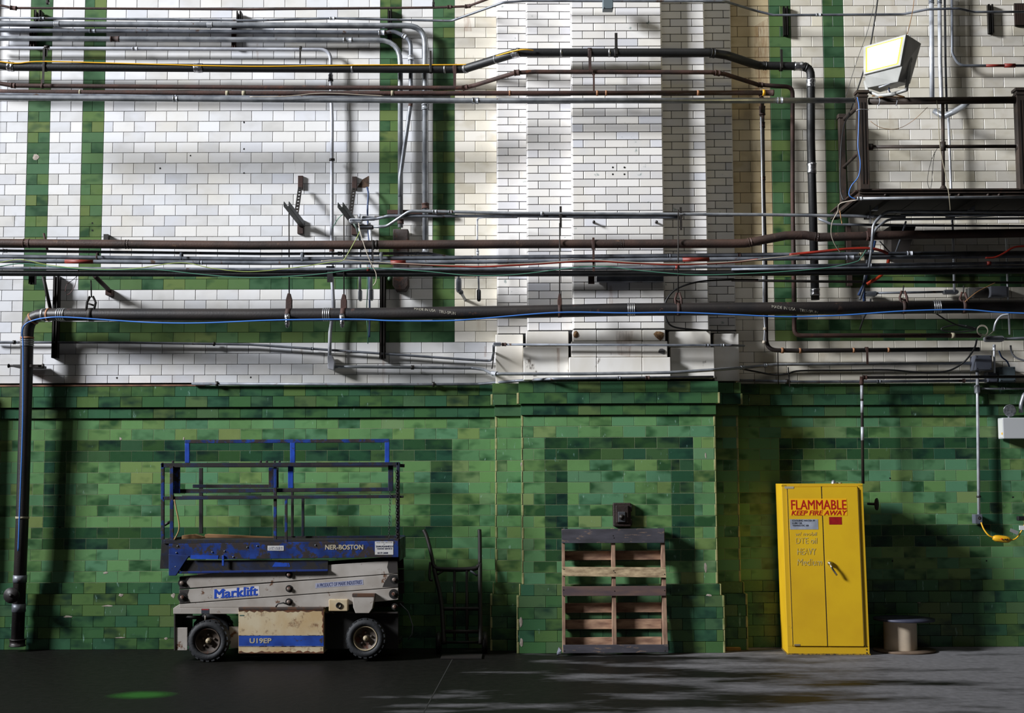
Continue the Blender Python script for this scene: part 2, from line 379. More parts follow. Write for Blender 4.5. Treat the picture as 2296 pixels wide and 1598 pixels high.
for (x,y) in ((1374,375),(1400,375),(1374,390.5),(1400,390.5)): p=P(x,y,YC-0.002); holes.lathe(p,(0,1,0),[(0,0),(0,0.009),(0.01,0.009)],10)
holes.build('drill_hole',mat('hole_black',(8,8,8),0.9),sh)
# stone base blocks
stb=MB().box(ax0,ax1,-0.1,0.2,ZD,zA-0.02).build('wall_pilaster_stone_base',MWL,kind='structure')
def stone(x0,x1,y0,y1,Y,dp=0.3,poly=None,par=None):
    a=P(x0,y1,Y); b=P(x1,y0,Y); m=MB()
    m.prism([(a.x+.002,a.z+.002),(b.x-.002,a.z+.002),(b.x-.002,b.z-.002),(a.x+.002,b.z-.002)],Y,Y+dp)
    m.build('stone_block',ST,stb,bevel=0.006)
stone(1111,1173,749,862,-0.20); stone(1602,1657,747,855,-0.20)
stone(1179,1275,742,777,-0.36); stone(1173.5,1275,777,852,-0.38); stone(1500,1594,742,778,-0.36); stone(1504,1602,778,848,-0.38)
for a,b in ((1284,1338),(1338,1440),(1440,1492)): stone(a,b,739,764,-0.43)
for a,b in ((1281,1338),(1338,1440),(1440,1497)): stone(a,b,764,800,-0.45)
for a,b in ((1276,1338),(1338,1440),(1440,1504)): stone(a,b,800,850,-0.475)
BRK=mat('broken_stone',(142,112,78),0.9,c2=(96,66,40),vs=30,bump=1.0)
def blob(name,px,py,Y,rx,ry,mt,parent,sd=1,dp=0.012,n=9):
    rr=random.Random(sd); p=P(px,py,Y); k=mpp(px,py,Y); m=MB(); pts=[]
    for i in range(n):
        t=2*math.pi*i/n; q=rr.uniform(.6,1.1); pts.append((p.x+math.cos(t)*rx*k*q,p.z+math.sin(t)*ry*k*q))
    c=(p.x,p.z); vs=[(x,Y,z) for x,z in pts]+[(p.x,Y-dp,p.z)]
    m.add(vs,[(i,(i+1)%n,n) for i in range(n)])
    return m.build(name,mt,parent)
blob('broken_edge',1478,752,-0.434,15,12,BRK,stb,3); blob('broken_edge',1291,748,-0.434,8,9,BRK,stb,4); blob('broken_edge',1484,788,-0.455,8,7,mat('grey_chip',(90,88,88),0.9),stb,5,0.003)
# chips in the glaze
CH=mat('bisque_chip',(172,160,150),0.9,c2=(140,130,120),vs=40)
for i,(x,y,Y,rx,ry,pa) in enumerate(((80,352,0,8,7,wl),(412,990-7,0,2,4,dl),(270,983,0,3,4,dl),(236,1284,-0.0,6,3,dl),(271,1334,-.055,6,4,dl),(388,1335,-.055,5,6,dl),(152,1382,-.055,11,3,dl),(240,1358,-.055,14,2,dl),(270,1429,-.055,17,1.5,dl),(372,1431,-.055,5,3,dl),(1582,1020,YM,2,8,pil),(1582,1272,YM,5,13,pil),(1590,1334,-.465,8,3,pil),(1170,1040,YM,3,7,pil),(1168,1395,-.465,4,12,pil),(1169,1440,-.465,4,10,pil),(2061,1351,-.055,5,1,dr),(450,1264,0,4,2,dl))):
    blob('glaze_chip',x,y,Y-0.0015,rx,ry,CH,pa,20+i,0.0015)
HB=mat('hole_black',(8,8,8))
for i,(x,y,pa,Y) in enumerate(((547,274,wl,0),(547,334,wl,0),(547,388,wl,0),(427,349,wl,0),(359,377,wl,0),(207,500,wl,0),(207,516,wl,0),(262,847,wl,0),(562,846,wl,0),(135,1113,dl,0),(134,1181,dl,0),(1996,1072,dr,0),(2001,1257,dr,0),(2212,1257,dr,0),(2271,1114,dr,0))):
    blob('drill_hole',x,y,Y-0.0012,2.2,2.4,HB,pa,60+i,0.0004)
# rust and damp stains with a shape of their own
STN=mat('rust_stain',(150,88,30),0.7); 
def stain(pts,Y,pa,mt=STN):
    m=MB(); L=[P(x,y,Y) for x,y in pts]; m.add(L,[list(range(len(L)))]); m.build('rust_stain',mt,pa)
STP,ntp,bp=newmat('stain_soft'); bp.inputs['Base Color'].default_value=srgb((150,90,36)); bp.inputs['Roughness'].default_value=.6
ntp.links.new(mth(ntp,'MULTIPLY',step(ntp,noise(ntp,pos(ntp,(9,1,1.5)),6,4,.7),.35,.75),.4),bp.inputs['Alpha'])
stain([(857,806),(862,806),(863,835),(861,858),(857,858)],-0.0015,wl,STP); stain([(674,778),(679,778),(678,795),(675,794)],-0.0015,wl,STP); stain([(1086,776),(1091,776),(1091,800),(1085,800)],-.0015,wl,STP)
stain([(896,650),(900,650),(900,688),(897,688)],-.0015,wl,STP); stain([(1040,30),(1052,30),(1058,70),(1040,70)],-.0015,wl,STP); stain([(575,98),(579,98),(580,136),(576,136)],-.0015,wl,STP)
stain([(1365,640),(1372,640),(1374,690),(1366,690)],YC-.0015,sh,STP); stain([(1248,780),(1255,780),(1254,842),(1250,842)],-.3815,stb,STP); stain([(1690,60),(1722,40),(1722,230),(1695,240)],-.0015,wr,STP); stain([(1380,742),(1420,742),(1412,800),(1385,795)],-.4525,stb,STP)
# pier of the neighbouring bay just outside the left edge
pr_=MB().box(-7.0,-5.19,-0.05,0.3,ZD,ZT).box(-7.0,-5.19,-0.19,0.3,0,ZD).build('wall_pier_left',MW,kind='structure'); f5=Field(pr_)
for k in range(66):
    lo=-0.2 if k<24 else -0.06
    lay(f5,'green_tile' if k<24 else 'white_tile',GL if k<24 else WC,-6.9,-5.19,k,0,TH,TW,-6.9,lo,0.02,0.0035)
f5.flush(60)
# ---------------------------------------------------------------- floor
mf,nt,b=newmat('wet_concrete'); p=pos(nt)
sx=nd(nt,'ShaderNodeSeparateXYZ'); nt.links.new(p,sx.inputs[0])
n1=noise(nt,pos(nt,(0.55,1.5,1)),1.3,5,0.6); n2=noise(nt,pos(nt,(1,1,1)),14,5,0.6)
lf=mth(nt,'ADD',mth(nt,'MULTIPLY',sx.outputs[0],0.062),-0.085)       # left half wetter; its shade and the light at right are painted in
fr_=mth(nt,'MULTIPLY',mth(nt,'SUBTRACT',-3.6,sx.outputs[1]),0.16)
dry=step(nt,mth(nt,'ADD',mth(nt,'ADD',n1,lf),mth(nt,'MAXIMUM',fr_,-0.06)),0.40,0.58)
wet_shade_c=mix(nt,step(nt,n2,0.3,0.7),srgb((19,19,17)),srgb((28,27,25)))
dry_lit_c=mix(nt,step(nt,n2,0.3,0.7),srgb((96,95,97)),srgb((116,115,118)))
nt.links.new(mix(nt,dry,wet_shade_c,dry_lit_c),b.inputs['Base Color'])
nt.links.new(mth(nt,'ADD',0.5,mth(nt,'MULTIPLY',dry,0.3)),b.inputs['Roughness']); b.inputs['Specular IOR Level'].default_value=0.07
bn=nd(nt,'ShaderNodeBump'); bn.inputs['Strength'].default_value=0.25; bn.inputs['Distance'].default_value=0.01; nt.links.new(n2,bn.inputs['Height']); nt.links.new(bn.outputs[0],b.inputs['Normal'])
floor=struct('floor',-16,16,-26,0.3,-0.2,0.0,mf)
ja,jb=G(1014,1478),G(948,1600)
MB().add([ja+Vector((-.004,0,.0012)),ja+Vector((.004,0,.0012)),jb+Vector((.004,0,.0012)),jb+Vector((-.004,0,.0012))],[(0,1,2,3)]).build('floor_joint',mat('joint',(22,22,20),0.9),floor)
# ---------------------------------------------------------------- pipes, conduits, cables
PIPE={}
def XZ(x0,y0,x1,y1,Y):
    ym=(y0+y1)/2; xm=(x0+x1)/2
    return P(x0,ym,Y).x,P(x1,ym,Y).x,P(xm,y1,Y).z,P(xm,y0,Y).z
def fillet(pts,fr,seg=6):
    out=[pts[0]]
    for i in range(1,len(pts)-1):
        a,b,c=pts[i-1],pts[i],pts[i+1]; u=(a-b); v=(c-b); lu,lv=u.length,v.length; u.normalize(); v.normalize()
        ang=u.angle(v,math.pi)
        if math.pi-ang<0.04: out.append(b); continue
        t=min(fr*math.tan((math.pi-ang)/2),lu*0.48,lv*0.48) 
        p0=b+u*t; p1=b+v*t
        for j in range(seg+1):
            s=j/seg; out.append(p0*(1-s)**2+b*2*s*(1-s)+p1*s*s)
    out.append(pts[-1]); return out
def smooth(pts,sub=6):
    if len(pts)<3: return pts
    out=[]
    for i in range(len(pts)-1):
        p0=pts[max(i-1,0)];p1=pts[i];p2=pts[i+1];p3=pts[min(i+2,len(pts)-1)]
        for j in range(sub):
            t=j/sub; out.append(0.5*((2*p1)+(-p0+p2)*t+(2*p0-5*p1+4*p2-p3)*t*t+(-p0+3*p1-3*p2+p3)*t*t*t))
    out.append(pts[-1]); return out
def world(pts,Y):
    L=[]
    for q in pts: L.append(P(q[0],q[1],q[2] if len(q)>2 else Y))
    return L
def pipe(name,label,cat,pts,rpx,mt,Y=-0.3,group=None,fr=None,coup=(),seg=12,elbow=False,parent=None):
    """swept pipe; coup = [(px,py,length px,radius factor,material,part name)]"""
    L=world(pts,Y); m=pts[0]; r=rpx*mpp(pts[len(pts)//2][0],pts[len(pts)//2][1],Y if len(pts[len(pts)//2])<3 else pts[len(pts)//2][2])
    R=fr*mpp(1148,400,Y) if fr else r*2.2
    C=fillet(L,R)
    o=MB().tube(C,r,seg).build(name,mt,parent,label,cat,group)
    for cp in coup:
        sleeve(o,C,r,*cp)
    if elbow:
        for b in L[1:-1]:
            pass
    return o,C,r
def near(C,p,vert=False):
    best=None
    for i in range(len(C)-1):
        a,b=C[i],C[i+1]; d=b-a
        if d.length<1e-6: continue
        t=max(0,min(1,(p-a).dot(d)/d.length_squared)); q=a+d*t
        e=(Vector((q.x,0,q.z))-Vector((p.x,0,p.z))).length
        if best is None or e<best[0]: best=(e,q,d.normalized())
    return best[1],best[2]
def sleeve(o,C,r,px,py,lpx=10,rf=1.25,mt=None,nm='coupling'):
    q,d=near(C,P(px,py,C[0].y)); q,d=near(C,P(px,py,q.y)); l=lpx*mpp(px,py,q.y)/2
    m=MB(); R=r*rf
    if nm=='coupling': m.lathe(q,d,[(-l,r*.98),(-l,R),(-l*.72,R),(-l*.7,R*.93),(l*.7,R*.93),(l*.72,R),(l,R),(l,r*.98)],12)
    elif nm=='foil_wrap':
        rr=random.Random(int(px)); pr=[(-l,r)]
        for i in range(7): pr.append((-l+2*l*i/6,R*rr.uniform(.95,1.12)))
        m.lathe(q,d,pr+[(l,r)],14)
    elif nm=='clamp_band':
        for k in (-.75,-.25,.25,.75): m.lathe(q,d,[(l*k-l*.17,r*.99),(l*k-l*.17,R),(l*k+l*.17,R),(l*k+l*.17,r*.99)],14)
    else: m.lathe(q,d,[(-l,r*.97),(-l,R),(l,R),(l,r*.97)],12)
    return m.build(nm,mt or o.data.materials[0],o)
def cable(name,label,pts,rpx,mt,Y,cat='cable',group=None,sub=6,parent=None):
    L=smooth(world(pts,Y),sub); k=pts[len(pts)//2]; r=rpx*mpp(k[0],k[1],Y)
    return MB().tube(L,r,6).build(name,mt,parent,label,cat if label else None,group)
BND=mat('band_tan',(150,104,72),0.6); GB=mat('galv_band',(150,150,152),0.35,0.8)
Yp=-0.62; Yw=-0.28; Yc=-0.09
# -- top left
pipe('water_pipe','thin rusty brown pipe running across the top left above the grey conduits','pipe',[(-60,8,-.2),(0,12,-.2),(30,18,-.2),(560,21,-.2),(975,17,-.2),(1050,14,-.24),(1110,-8,-.5)],2.7,RUST,-.34,coup=[(30,18,14,1.9),(1008,15.5,9,1.7),(1049,14,12,1.8)])
pipe('conduit','thin grey conduit bending up around the pilaster at the very top of the wall','conduit',[(-16,40,-.2),(92,41,-.2),(560,46,-.2),(745,41,-.2),(1012,47,-.2),(1130,5,-.55),(1180,2,-.55),(1625,3,-.55),(1690,23,-.2),(1735,34,-.2),(2025,32,-.2),(2080,21,-.3),(2149,19,-.3),(2183,27,-.2),(2360,26,-.2)],2.7,GALVD,-.2,fr=30,coup=[(745,41,11,1.5,SILV),(1835,33.5,11,1.5,SILV),(95,41,10,1.4)])
pipe('conduit','thickest grey conduit, outermost of the top left bundle, turning down beside a green strip','conduit',[(-16,53),(0,53),(135,54),(860,58),(953.5,57),(954,568)],6.6,GALV,Yc,fr=55,coup=[(128,54,12,1.12,SILV,'clamp_band'),(471,56.5,12,1.12,SILV,'clamp_band'),(954.5,240,13,1.35),(955,462,12,1.3,RUST),(954,560,16,1.25)])
pipe('conduit','grey conduit second from the top of the bundle, turning down and then leaning left','conduit',[(-16,68),(0,68),(860,73),(884,70),(921,88),(921,231,-.115),(897,398,-.15),(897,440,-.15)],4.6,GALVD,Yc-0.01,fr=32,coup=[(208,69,14,1.15),(856,73,14,1.4,SILV),(905,84,8,1.2,SILV),(921,130,10,1.5,SILV),(921,235,8,1.1,RUST)])
pipe('conduit','grey conduit third from the top of the bundle, turning down onto the rusty wall box','conduit',[(-16,86),(0,86),(780,90),(897.5,90),(898,510)],5.8,GALV,Yc,fr=52,coup=[(258,85,20,1.12,RUST),(780,89.5,20,1.15),(897.5,497,10,1.3,RUST)])
pipe('conduit','slim grey conduit, lowest of the top left bundle, running down the white field','conduit',[(-16,107),(0,108),(690,111),(741,111),(741.5,180),(744.5,270),(744,560),(745,632),(748,690),(740,745),(739,800)],4.0,WPIPE,Yc,fr=48,coup=[(303,109,12,1.2),(741,172,9,1.35),(741,180,4,1.5,BLKP,'clip'),(745,358,5,1.6,BLKP,'clip'),(744,560,8,1.5,RUST)])
pipe('refrigerant_pipe','black insulated pipe with a yellow cord, offset around the pilaster below the conduits','pipe',[(-60,143,-.185),(0,146,-.185),(30,150,-.185),(560,153,-.185),(1040,155,-.185),(1160,118,-.56),(1590,118,-.56),(1630,124,-.52),(1700,147,-.185),(1818,149,-.185),(1818,310,-.185),(1828,672,-.185)],9.7,BLK,-.185,fr=22,
  coup=[(25,149,15,1.1,FOIL,'foil_wrap'),(445,152,19,1.05,FOIL,'foil_wrap'),(1157,119,18,1.12,FOIL,'foil_wrap'),(1791,149,20,1.03,FOIL,'foil_wrap'),(1818,187,20,1.06,FOIL,'foil_wrap'),(1822,378,24,1.1,FOIL,'foil_wrap'),(1827,655,16,1.12,FOIL,'foil_wrap'),(790,154,4,1.06,GB,'clip'),(997,155,4,1.06,GB,'clip'),(1044,154,6,1.12,GB,'clip'),(1121,129,4,1.06,GB,'clip'),(1258,118,4,1.06,GB,'clip'),(1366,118,4,1.06,GB,'clip'),(1598,118,9,1.18),(1806,149,6,1.15),(1715,148,6,1.12)])
cable('yellow_cord','yellow cord lying along the top of the black insulated pipe',[(-20,135,-.228),(5,139,-.228),(40,142,-.228),(100,138,-.228),(300,143,-.228),(560,149,-.228),(800,146,-.228),(1045,145,-.228),(1070,139,-.28),(1158,113,-.62),(1196,113,-.62)],1.6,YEL,-.228)
pipe('water_pipe','rusty brown pipe below the black insulated one, offset around the pilaster','pipe',[(-60,180,-.165),(0,187,-.165),(30,192,-.165),(560,196,-.165),(1040,197,-.165),(1062,192,-.18),(1156,163,-.56),(1200,161,-.56),(1595,162,-.56),(1625,166,-.52),(1700,190,-.165),(1777,195,-.165),(1777,420,-.165),(1781,752,-.165),(2200,752,-.165)],5.0,RUST,-.165,fr=16,coup=[(30,192,9,1.3),(1043,197,12,1.35),(1159,163,12,1.45),(1606,162,12,1.4),(1705,191,10,1.35),(2137,752,8,1.3,ROPE,'tape')])
pipe('water_pipe','dark brown pipe running straight in front of the pilaster just above the grey rail pipe','pipe',[(-60,204),(30,206),(560,209.5),(1200,209),(1735,208)],5.6,RUST,-.60,coup=[(1143,209,4,1.12,BND,'tape'),(1339,208,5,1.12,BND,'tape'),(1359,208,4,1.12,BND,'tape'),(1565,208,5,1.12,BND,'tape'),(880,208,6,1.15,ROPE,'tape'),(510,208,7,1.1,ROPE,'tape'),(547,209,8,1.1,ROPE,'tape'),(180,207,4,1.1,ROPE,'tape'),(1722,208,26,1.3),(1712,208,6,1.32,YEL,'tape')])
pipe('conduit','thin grey conduit pressed along the top of the long grey pipe','conduit',[(-60,210),(0,211),(390,217),(620,218),(1010,219)],4.0,GALVD,-.605,coup=[(392,217,8,1.2)])
pipe('conduit','long straight grey pipe running from the left edge to the steel balcony','conduit',[(-60,218),(0,219),(600,223.5),(1100,226),(1930,225)],6.4,GALV,-.66,coup=[(394,221,10,1.15),(1066,225.5,14,1.2),(1749,225,12,1.25)])
cable('pale_wire','loose pale wire sagging over the long grey pipe left of the green strip',[(560,217),(640,216),(720,209),(800,212),(860,215)],0.9,WWIRE,-.72)
# -- middle run
pipe('conduit','bright conduit rising in an s bend from the oval fittings and crossing the pilaster','conduit',[(838,508,-.5),(866,508,-.5),(918,473,-.6),(1160,478),(1700,481),(1960,485),(2030,486)],3.6,GALV,-.66,fr=30,coup=[(1010,474,8,1.3),(1215,478,6,1.3,SILV,'clip'),(975,473,9,1.35),(1952,478,14,1.2,SILV)])
pipe('conduit','dark conduit running directly under the bright one across the pilaster','conduit',[(812,492,-.5),(845,490,-.5),(870,484,-.55),(1160,484),(1500,487),(1527,487)],3.6,GALVD,-.64,fr=20)
pipe('conduit','short black conduit leading out of the upper oval fitting','conduit',[(840,487,-.5),(860,487,-.5),(876,484,-.52),(1000,484,-.56)],3.4,STEEL,-.5,fr=15)
pipe('steam_pipe','large rust brown pipe with an s bend right of the pilaster','pipe',[(-60,544),(0,545),(560,550),(1160,547),(1640,546),(1672,545),(1762,528),(1806,527),(1836,532),(1960,528),(2360,521)],10.0,RUSTL,-.64,fr=34,seg=16,coup=[(60,547,14,1.08,RUST),(285,549,7,1.08),(1681,543,7,1.1),(845,549,5,1.08,STEEL,'clip'),(1830,531,8,1.08),(1395,546,6,1.06)])
pipe('conduit','thin blue grey conduit directly under the large rust brown pipe','conduit',[(-60,561),(0,562),(600,569),(870,568),(960,568),(1012,577),(1080,578)],3.3,GALVD,-.58,fr=30,coup=[(762,568,9,1.5),(12,563,8,1.3),(935,568,10,1.3)])
pipe('conduit','upper of two grey conduits lying together at middle height','conduit',[(-60,573),(0,575),(600,581),(1080,577),(1700,571),(2360,566)],4.6,GALVD,-.58,coup=[(1500,573,6,1.2),(1657,571,6,1.2,RUST),(2040,569,12,1.25,WPIPE)])
pipe('conduit','lower of two grey conduits lying together, spotted with red paint','conduit',[(-60,583),(0,585),(600,589.5),(1080,587),(1700,580),(2360,573)],4.6,GALVD,-.62,coup=[(178,585,64,1.03,BRICKR,'paint_band'),(893,588,34,1.03,BRICKR,'paint_band'),(1560,582,60,1.03,BRICKR,'paint_band'),(450,588,8,1.15),(1906,577,18,1.2,WPIPE)])
pipe('conduit','slim grey conduit just above the black pipe at middle height','conduit',[(-60,599),(0,601),(600,604),(1160,603),(1700,597),(2360,588)],3.6,GALVD,-.60,coup=[(1518,599.5,8,1.2,BRICKR,'paint_band'),(826,604,7,1.2,BRICKR,'paint_band'),(2217,589,9,1.25,BRICKR,'paint_band'),(1950,594,8,1.2,SILV)])
pipe('conduit','second slim grey conduit doubled up on the right above the black pipe','conduit',[(1640,604),(1850,601),(2360,596)],2.9,GALVD,-.60)
pipe('iron_pipe','long black pipe running the whole width at middle height','pipe',[(-60,610),(0,612),(600,614),(1160,613),(1700,612),(2360,606)],6.8,BLK,-.56)
pipe('iron_pipe','thin black pipe low behind the cables on the right','pipe',[(1640,628,-.35),(1850,631,-.35),(2360,634,-.35)],3.0,BLKP,-.35)
# main pipe with elbow
mainp,MC,MR=pipe('drain_pipe','large black drain pipe turning down to the floor at the left edge','pipe',[(39,1446,-.17),(50,1160,-.19),(59,850,-.21),(62,706,-.24),(140,705,-.34),(560,706,-.52),(841,704,-.62),(1160,699,-.7),(1400,694,-.7),(1700,692,-.7),(2360,686,-.7)],14.2,BLKP,-.7,fr=62,seg=22,
  coup=[(140,705,20,1.06,GB,'clamp_band'),(734,705,18,1.06,GB,'clamp_band'),(1415,694,18,1.06,GB,'clamp_band'),(2100,689,18,1.06,GB,'clamp_band'),(61,768,16,1.1,GB,'clamp_band'),(112,709,4,1.1,BND,'tape'),(83,726,4,1.1,BND,'tape'),(61,757,4,1.1,BND,'tape'),(44,1297,16,1.1,GALVD,'tape'),(40,1362,18,1.1,GALVD,'tape'),(50,1160,5,1.08,ROPE,'tape'),(39,1440,16,1.3,BLKP),(100,714,7,1.07,GB,'tape')])
cl=P(36,1332,-.2); MB().lathe(cl,(0,-1,0),[(0,.03),(.1,.03),(.1,.072),(.13,.074),(.13,0)],24).lathe(cl+Vector((0,-.13,0)),(0,-1,0),[(0,.018),(.02,.016),(.02,0)],6).build('cleanout_plug',BLKP,mainp)
a=P(18,820,-.25); b_=P(98,820,-.25)
MB().tube([a,b_],.011,8).lathe(a,(1,0,0),[(0,.02),(.012,.02),(.012,0)],8).lathe(b_,(-1,0,0),[(0,.022),(.014,.022),(.014,0)],8).box(a.x+.05,b_.x-.05,-.26,-.02,a.z-.012,a.z+.012).build('pipe_bracket',STEEL,None,'black iron bracket clamping the vertical drain pipe to the white wall','bracket')
cable('blue_tubing','bright blue cord tied along the black drain pipe',[(41,1235,-0.26),(44,1150,-0.27),(51,950,-0.29),(52,780,-0.31),(50,745,-0.34),(56,728,-0.37),(75,718,-0.38),(105,712,-0.48),(150,711,-0.50),(240,717,-0.53),(340,723,-0.57),(450,724,-0.62),(600,718,-0.68),(700,716,-0.72),(810,716,-0.76),(880,719,-0.79),(1000,719,-0.84),(1080,714,-0.86),(1250,700.5,-0.86),(1400,701.5,-0.86),(1520,700.5,-0.86),(1640,705,-0.86),(1760,710,-0.86),(1880,707,-0.86),(2030,697,-0.86),(2160,694,-0.86),(2240,700,-0.86),(2350,704,-0.86)],1.7,BLUE,-.86)
# lettering wrapped on the drain pipe
def text(s,mt,parent,place,name='lettering',bold=0.0,align='LEFT',width=None,height=None,shear=0.0,extr=0.0):
    """built-in font turned into a mesh; place(u,v,w)->world, u,v in metres"""
    cu=bpy.data.curves.new('t','FONT'); cu.body=s;  cu.shear=shear; cu.resolution_u=3; cu.space_line=1.0
    to=bpy.data.objects.new('t',cu); COL.objects.link(to); dg=bpy.context.evaluated_depsgraph_get(); me=bpy.data.meshes.new_from_object(to.evaluated_get(dg))
    COL.objects.unlink(to); bpy.data.objects.remove(to)
    xs=[v.co.x for v in me.vertices]; ys=[v.co.y for v in me.vertices]
    w=max(xs)-min(xs); h=max(ys)-min(ys); kx=width/w; ky=height/h
    m=MB(); mv=[(0,0)] if not bold else [(a,c) for a in (-1,0,1) for c in (-1,1)]
    for i_,(dx,dy) in enumerate(mv): m.add([place((v.co.x-min(xs)+dx*bold)*kx,(v.co.y-min(ys)+dy*bold*.7)*ky,0)-Vector((0,i_*.00012,0)) for v in me.vertices],[list(p.vertices) for p in me.polygons])
    bpy.data.meshes.remove(me)
    return m.build(name,mt,parent)
PT=mat('stencil_grey',(150,145,132),0.7)
def onpipe(px,py,slope):
    q,d=near(MC,P(px,py,-.7)); k=mpp(px,py,-.85)
    def f(u,v,w):
        s=(q.z-P(px,py,q.y-MR).z); ang=-s/MR+ (v-u*slope)/MR; qq,_=near(MC,q+Vector((u,0,0)))
        return Vector((q.x+u,qq.y-(MR+.003)*math.cos(ang),qq.z+(MR+.003)*math.sin(ang)))
    return f
k_=mpp(1000,700,-.84)
text('MADE IN USA',PT,mainp,onpipe(928,694,.13),width=49*k_,height=6.5*k_); text('TRU-SPUN',PT,mainp,onpipe(984,701.4,.13),width=38*k_,height=6.5*k_)
text('MADE IN USA',PT,mainp,onpipe(1728,690,.13),width=54*k_,height=6.5*k_); text('TRU-SPUN',PT,mainp,onpipe(1790,698.1,.13),width=42*k_,height=6.5*k_)
# -- lower conduits
pipe('conduit','slim dark conduit sloping down to the right across the lower white tiles','conduit',[(-16,766,-.05),(0,767,-.05),(290,768,-.05),(560,772,-.05),(1050,806,-.05),(1103,809,-.05),(1107,790,-.2),(1107,775,-.45)],2.8,GALVD,-.05,fr=12,coup=[(32,767,6,1.6,BLKP,'clip'),(480,769,4,1.7,BLKP,'clip'),(700,782,5,1.4)])
pipe('conduit','slim grey conduit crossing the white stone base of the pilaster','conduit',[(1126,772),(1640,774),(1668,775,-.3)],2.6,GALVD,-.52,coup=[(1130,772,10,1.6,RUST),(1585,774,8,1.4),(1620,774,7,1.6,GALV)])
pipe('conduit','thin rod like conduit joining the two fittings left of the stone base','conduit',[(1107,800,-.2),(1103,826,-.3)],1.3,STEEL,-.25)
lbx=P(739,828,-.12); MB().prism([(P(u_,v_,-.13).x,P(u_,v_,-.13).z) for u_,v_ in ((735,826),(748,829),(750,812),(744,797),(734,797))],-.13,-.02).build('conduit_fitting',WPIPE,None,'pale elbow box fitting where the slim conduit turns right on the lower white tiles','conduit fitting',bevel=.004)
pipe('conduit','pale conduit running low on the left wall and over the stone base','conduit',[(747,822,-.06),(800,822,-.06),(1060,825,-.06),(1085,828,-.2),(1100,836,-.42),(1112,838,-.52),(1300,838,-.54),(1500,835,-.54),(1600,829,-.5),(1690,822,-.12),(1740,817,-.08),(2190,814,-.08)],3.6,GALV,-.06,fr=14,coup=[(925,823,7,1.4,BLKP,'clip'),(1110,837,14,1.6,SILV),(1650,826,10,1.4),(1716,819,5,1.5)])
pipe('trim_conduit','grey conduit laid along the top edge of the green tiling and over the pilaster','conduit',[(430,860,-.08),(880,862,-.08),(1070,861,-.1),(1180,852,-.3),(1240,849,-.56),(1320,848,-.56),(1600,845,-.56)],3.2,GALVD,-.08,fr=30,coup=[(487,858,5,1.8,BLKP,'clip'),(972,858,5,1.8,BLKP,'clip'),(1388,848,6,1.4),(1452,848,9,1.4,RUST)])
pipe('trim_conduit','grey conduit laid along the top edge of the green tiling on the right','conduit',[(1640,852,-.08),(1800,856,-.08),(1960,855,-.08),(2210,853,-.08)],3.2,GALVD,-.08,coup=[(1765,851,7,1.7,BLKP,'clip'),(1970,855,8,1.4),(2161,853,5,1.5,RUST)])
a=P(75,862,-.03); b_=P(460,862,-.03); MB().box(X(0,862),b_.x,-.05,-.005,a.z-.004,a.z+.012).box(X(0,862),b_.x,-.05,-.044,a.z-.02,a.z+.012).build('trim_angle',mat('rust_angle',(84,54,40),.7,c2=(130,90,66),vs=9),None,'rusty flat angle iron along the top of the left green tiling','angle iron')
# -- right side pipes
pipe('water_pipe','dark vertical pipe in the shade right of the pilaster, turning along the lower right wall','pipe',[(1709,246,-.16),(1711,420,-.16),(1716,600,-.16),(1718,785,-.16),(1790,786,-.14),(2196,783,-.14)],4.9,BLKP,-.16,fr=26,coup=[(1709,248,20,1.5,RUST),(1709,280,12,1.3,RUST),(1712,400,8,1.25,RUST),(1754,786,6,1.3,BND,'tape'),(1794,786,5,1.25,BND,'tape'),(1914,785,5,1.15,BND,'tape'),(1992,785,5,1.15,BND,'tape')])
pipe('water_pipe','short rusty elbow pipe hanging under the long dark brown pipe','pipe',[(1705,212,-.6),(1709,222,-.5),(1709,250,-.18)],4.5,RUST,-.6,fr=10)
pipe('conduit','thin bright conduit strapped to the left side of the dark vertical pipe','conduit',[(1706,262,-.2),(1709,420,-.2),(1711,560,-.2),(1712,690,-.2),(1715,735,-.2),(1713,768,-.2)],1.8,SILV,-.2,coup=[(1716,737,6,2.0,WWIRE,'clip'),(1714,767,6,2.2,WWIRE,'clip')])
pipe('water_pipe','thin pipe coming down to the yellow cabinet, its paint worn to white patches','pipe',[(1935,1084,-.2),(1932,846,-.2),(2360,844,-.2)],3.4,BLKP,-.2,fr=7,coup=[(1933,853,18,1.5,RUST),(1933,879,30,1.03,WPIPE,'bare_paint'),(1933,912,26,1.03,WPIPE,'bare_paint'),(1933,972,30,1.03,WPIPE,'bare_paint'),(1939,846,9,1.5,RUST)])
vc,_,_=pipe('conduit','bright vertical conduit dropping down the green tiles to the outlet box on the right','conduit',[(2191,828,-.09),(2192,900,-.09),(2195,1165,-.09)],3.5,SILV,-.09,coup=[(2195,1113,4,1.5,BLKP,'clip')])
pipe('conduit','thin grey conduit leaving the bright vertical one towards the emergency lamp','conduit',[(2200,871),(2360,871)],2.2,GALV,-.08,coup=[(2249,871,6,1.6)])
pipe('flexible_conduit','curved grey flexible conduit end above the white emergency light','conduit',[(2320,870,-.12),(2296,885,-.12),(2290,905,-.12),(2289,925,-.12)],5,GALV,-.12)
pipe('conduit','left of two bright vertical conduits beside the floodlight','conduit',[(2088,-30),(2089.5,140),(2090,222)],5.4,SILV,-.12,coup=[(2087,2,12,1.2,GALVD)])
pipe('conduit','right of two bright vertical conduits beside the floodlight','conduit',[(2106,-30),(2108,140),(2111,225),(2114,250)],4.6,SILV,-.12,coup=[(2107,2,12,1.25,GALVD)])
pipe('conduit','slim dark conduit right beside the two bright vertical ones','conduit',[(2118,-30),(2120,140),(2123,250)],2.6,GALVD,-.1)
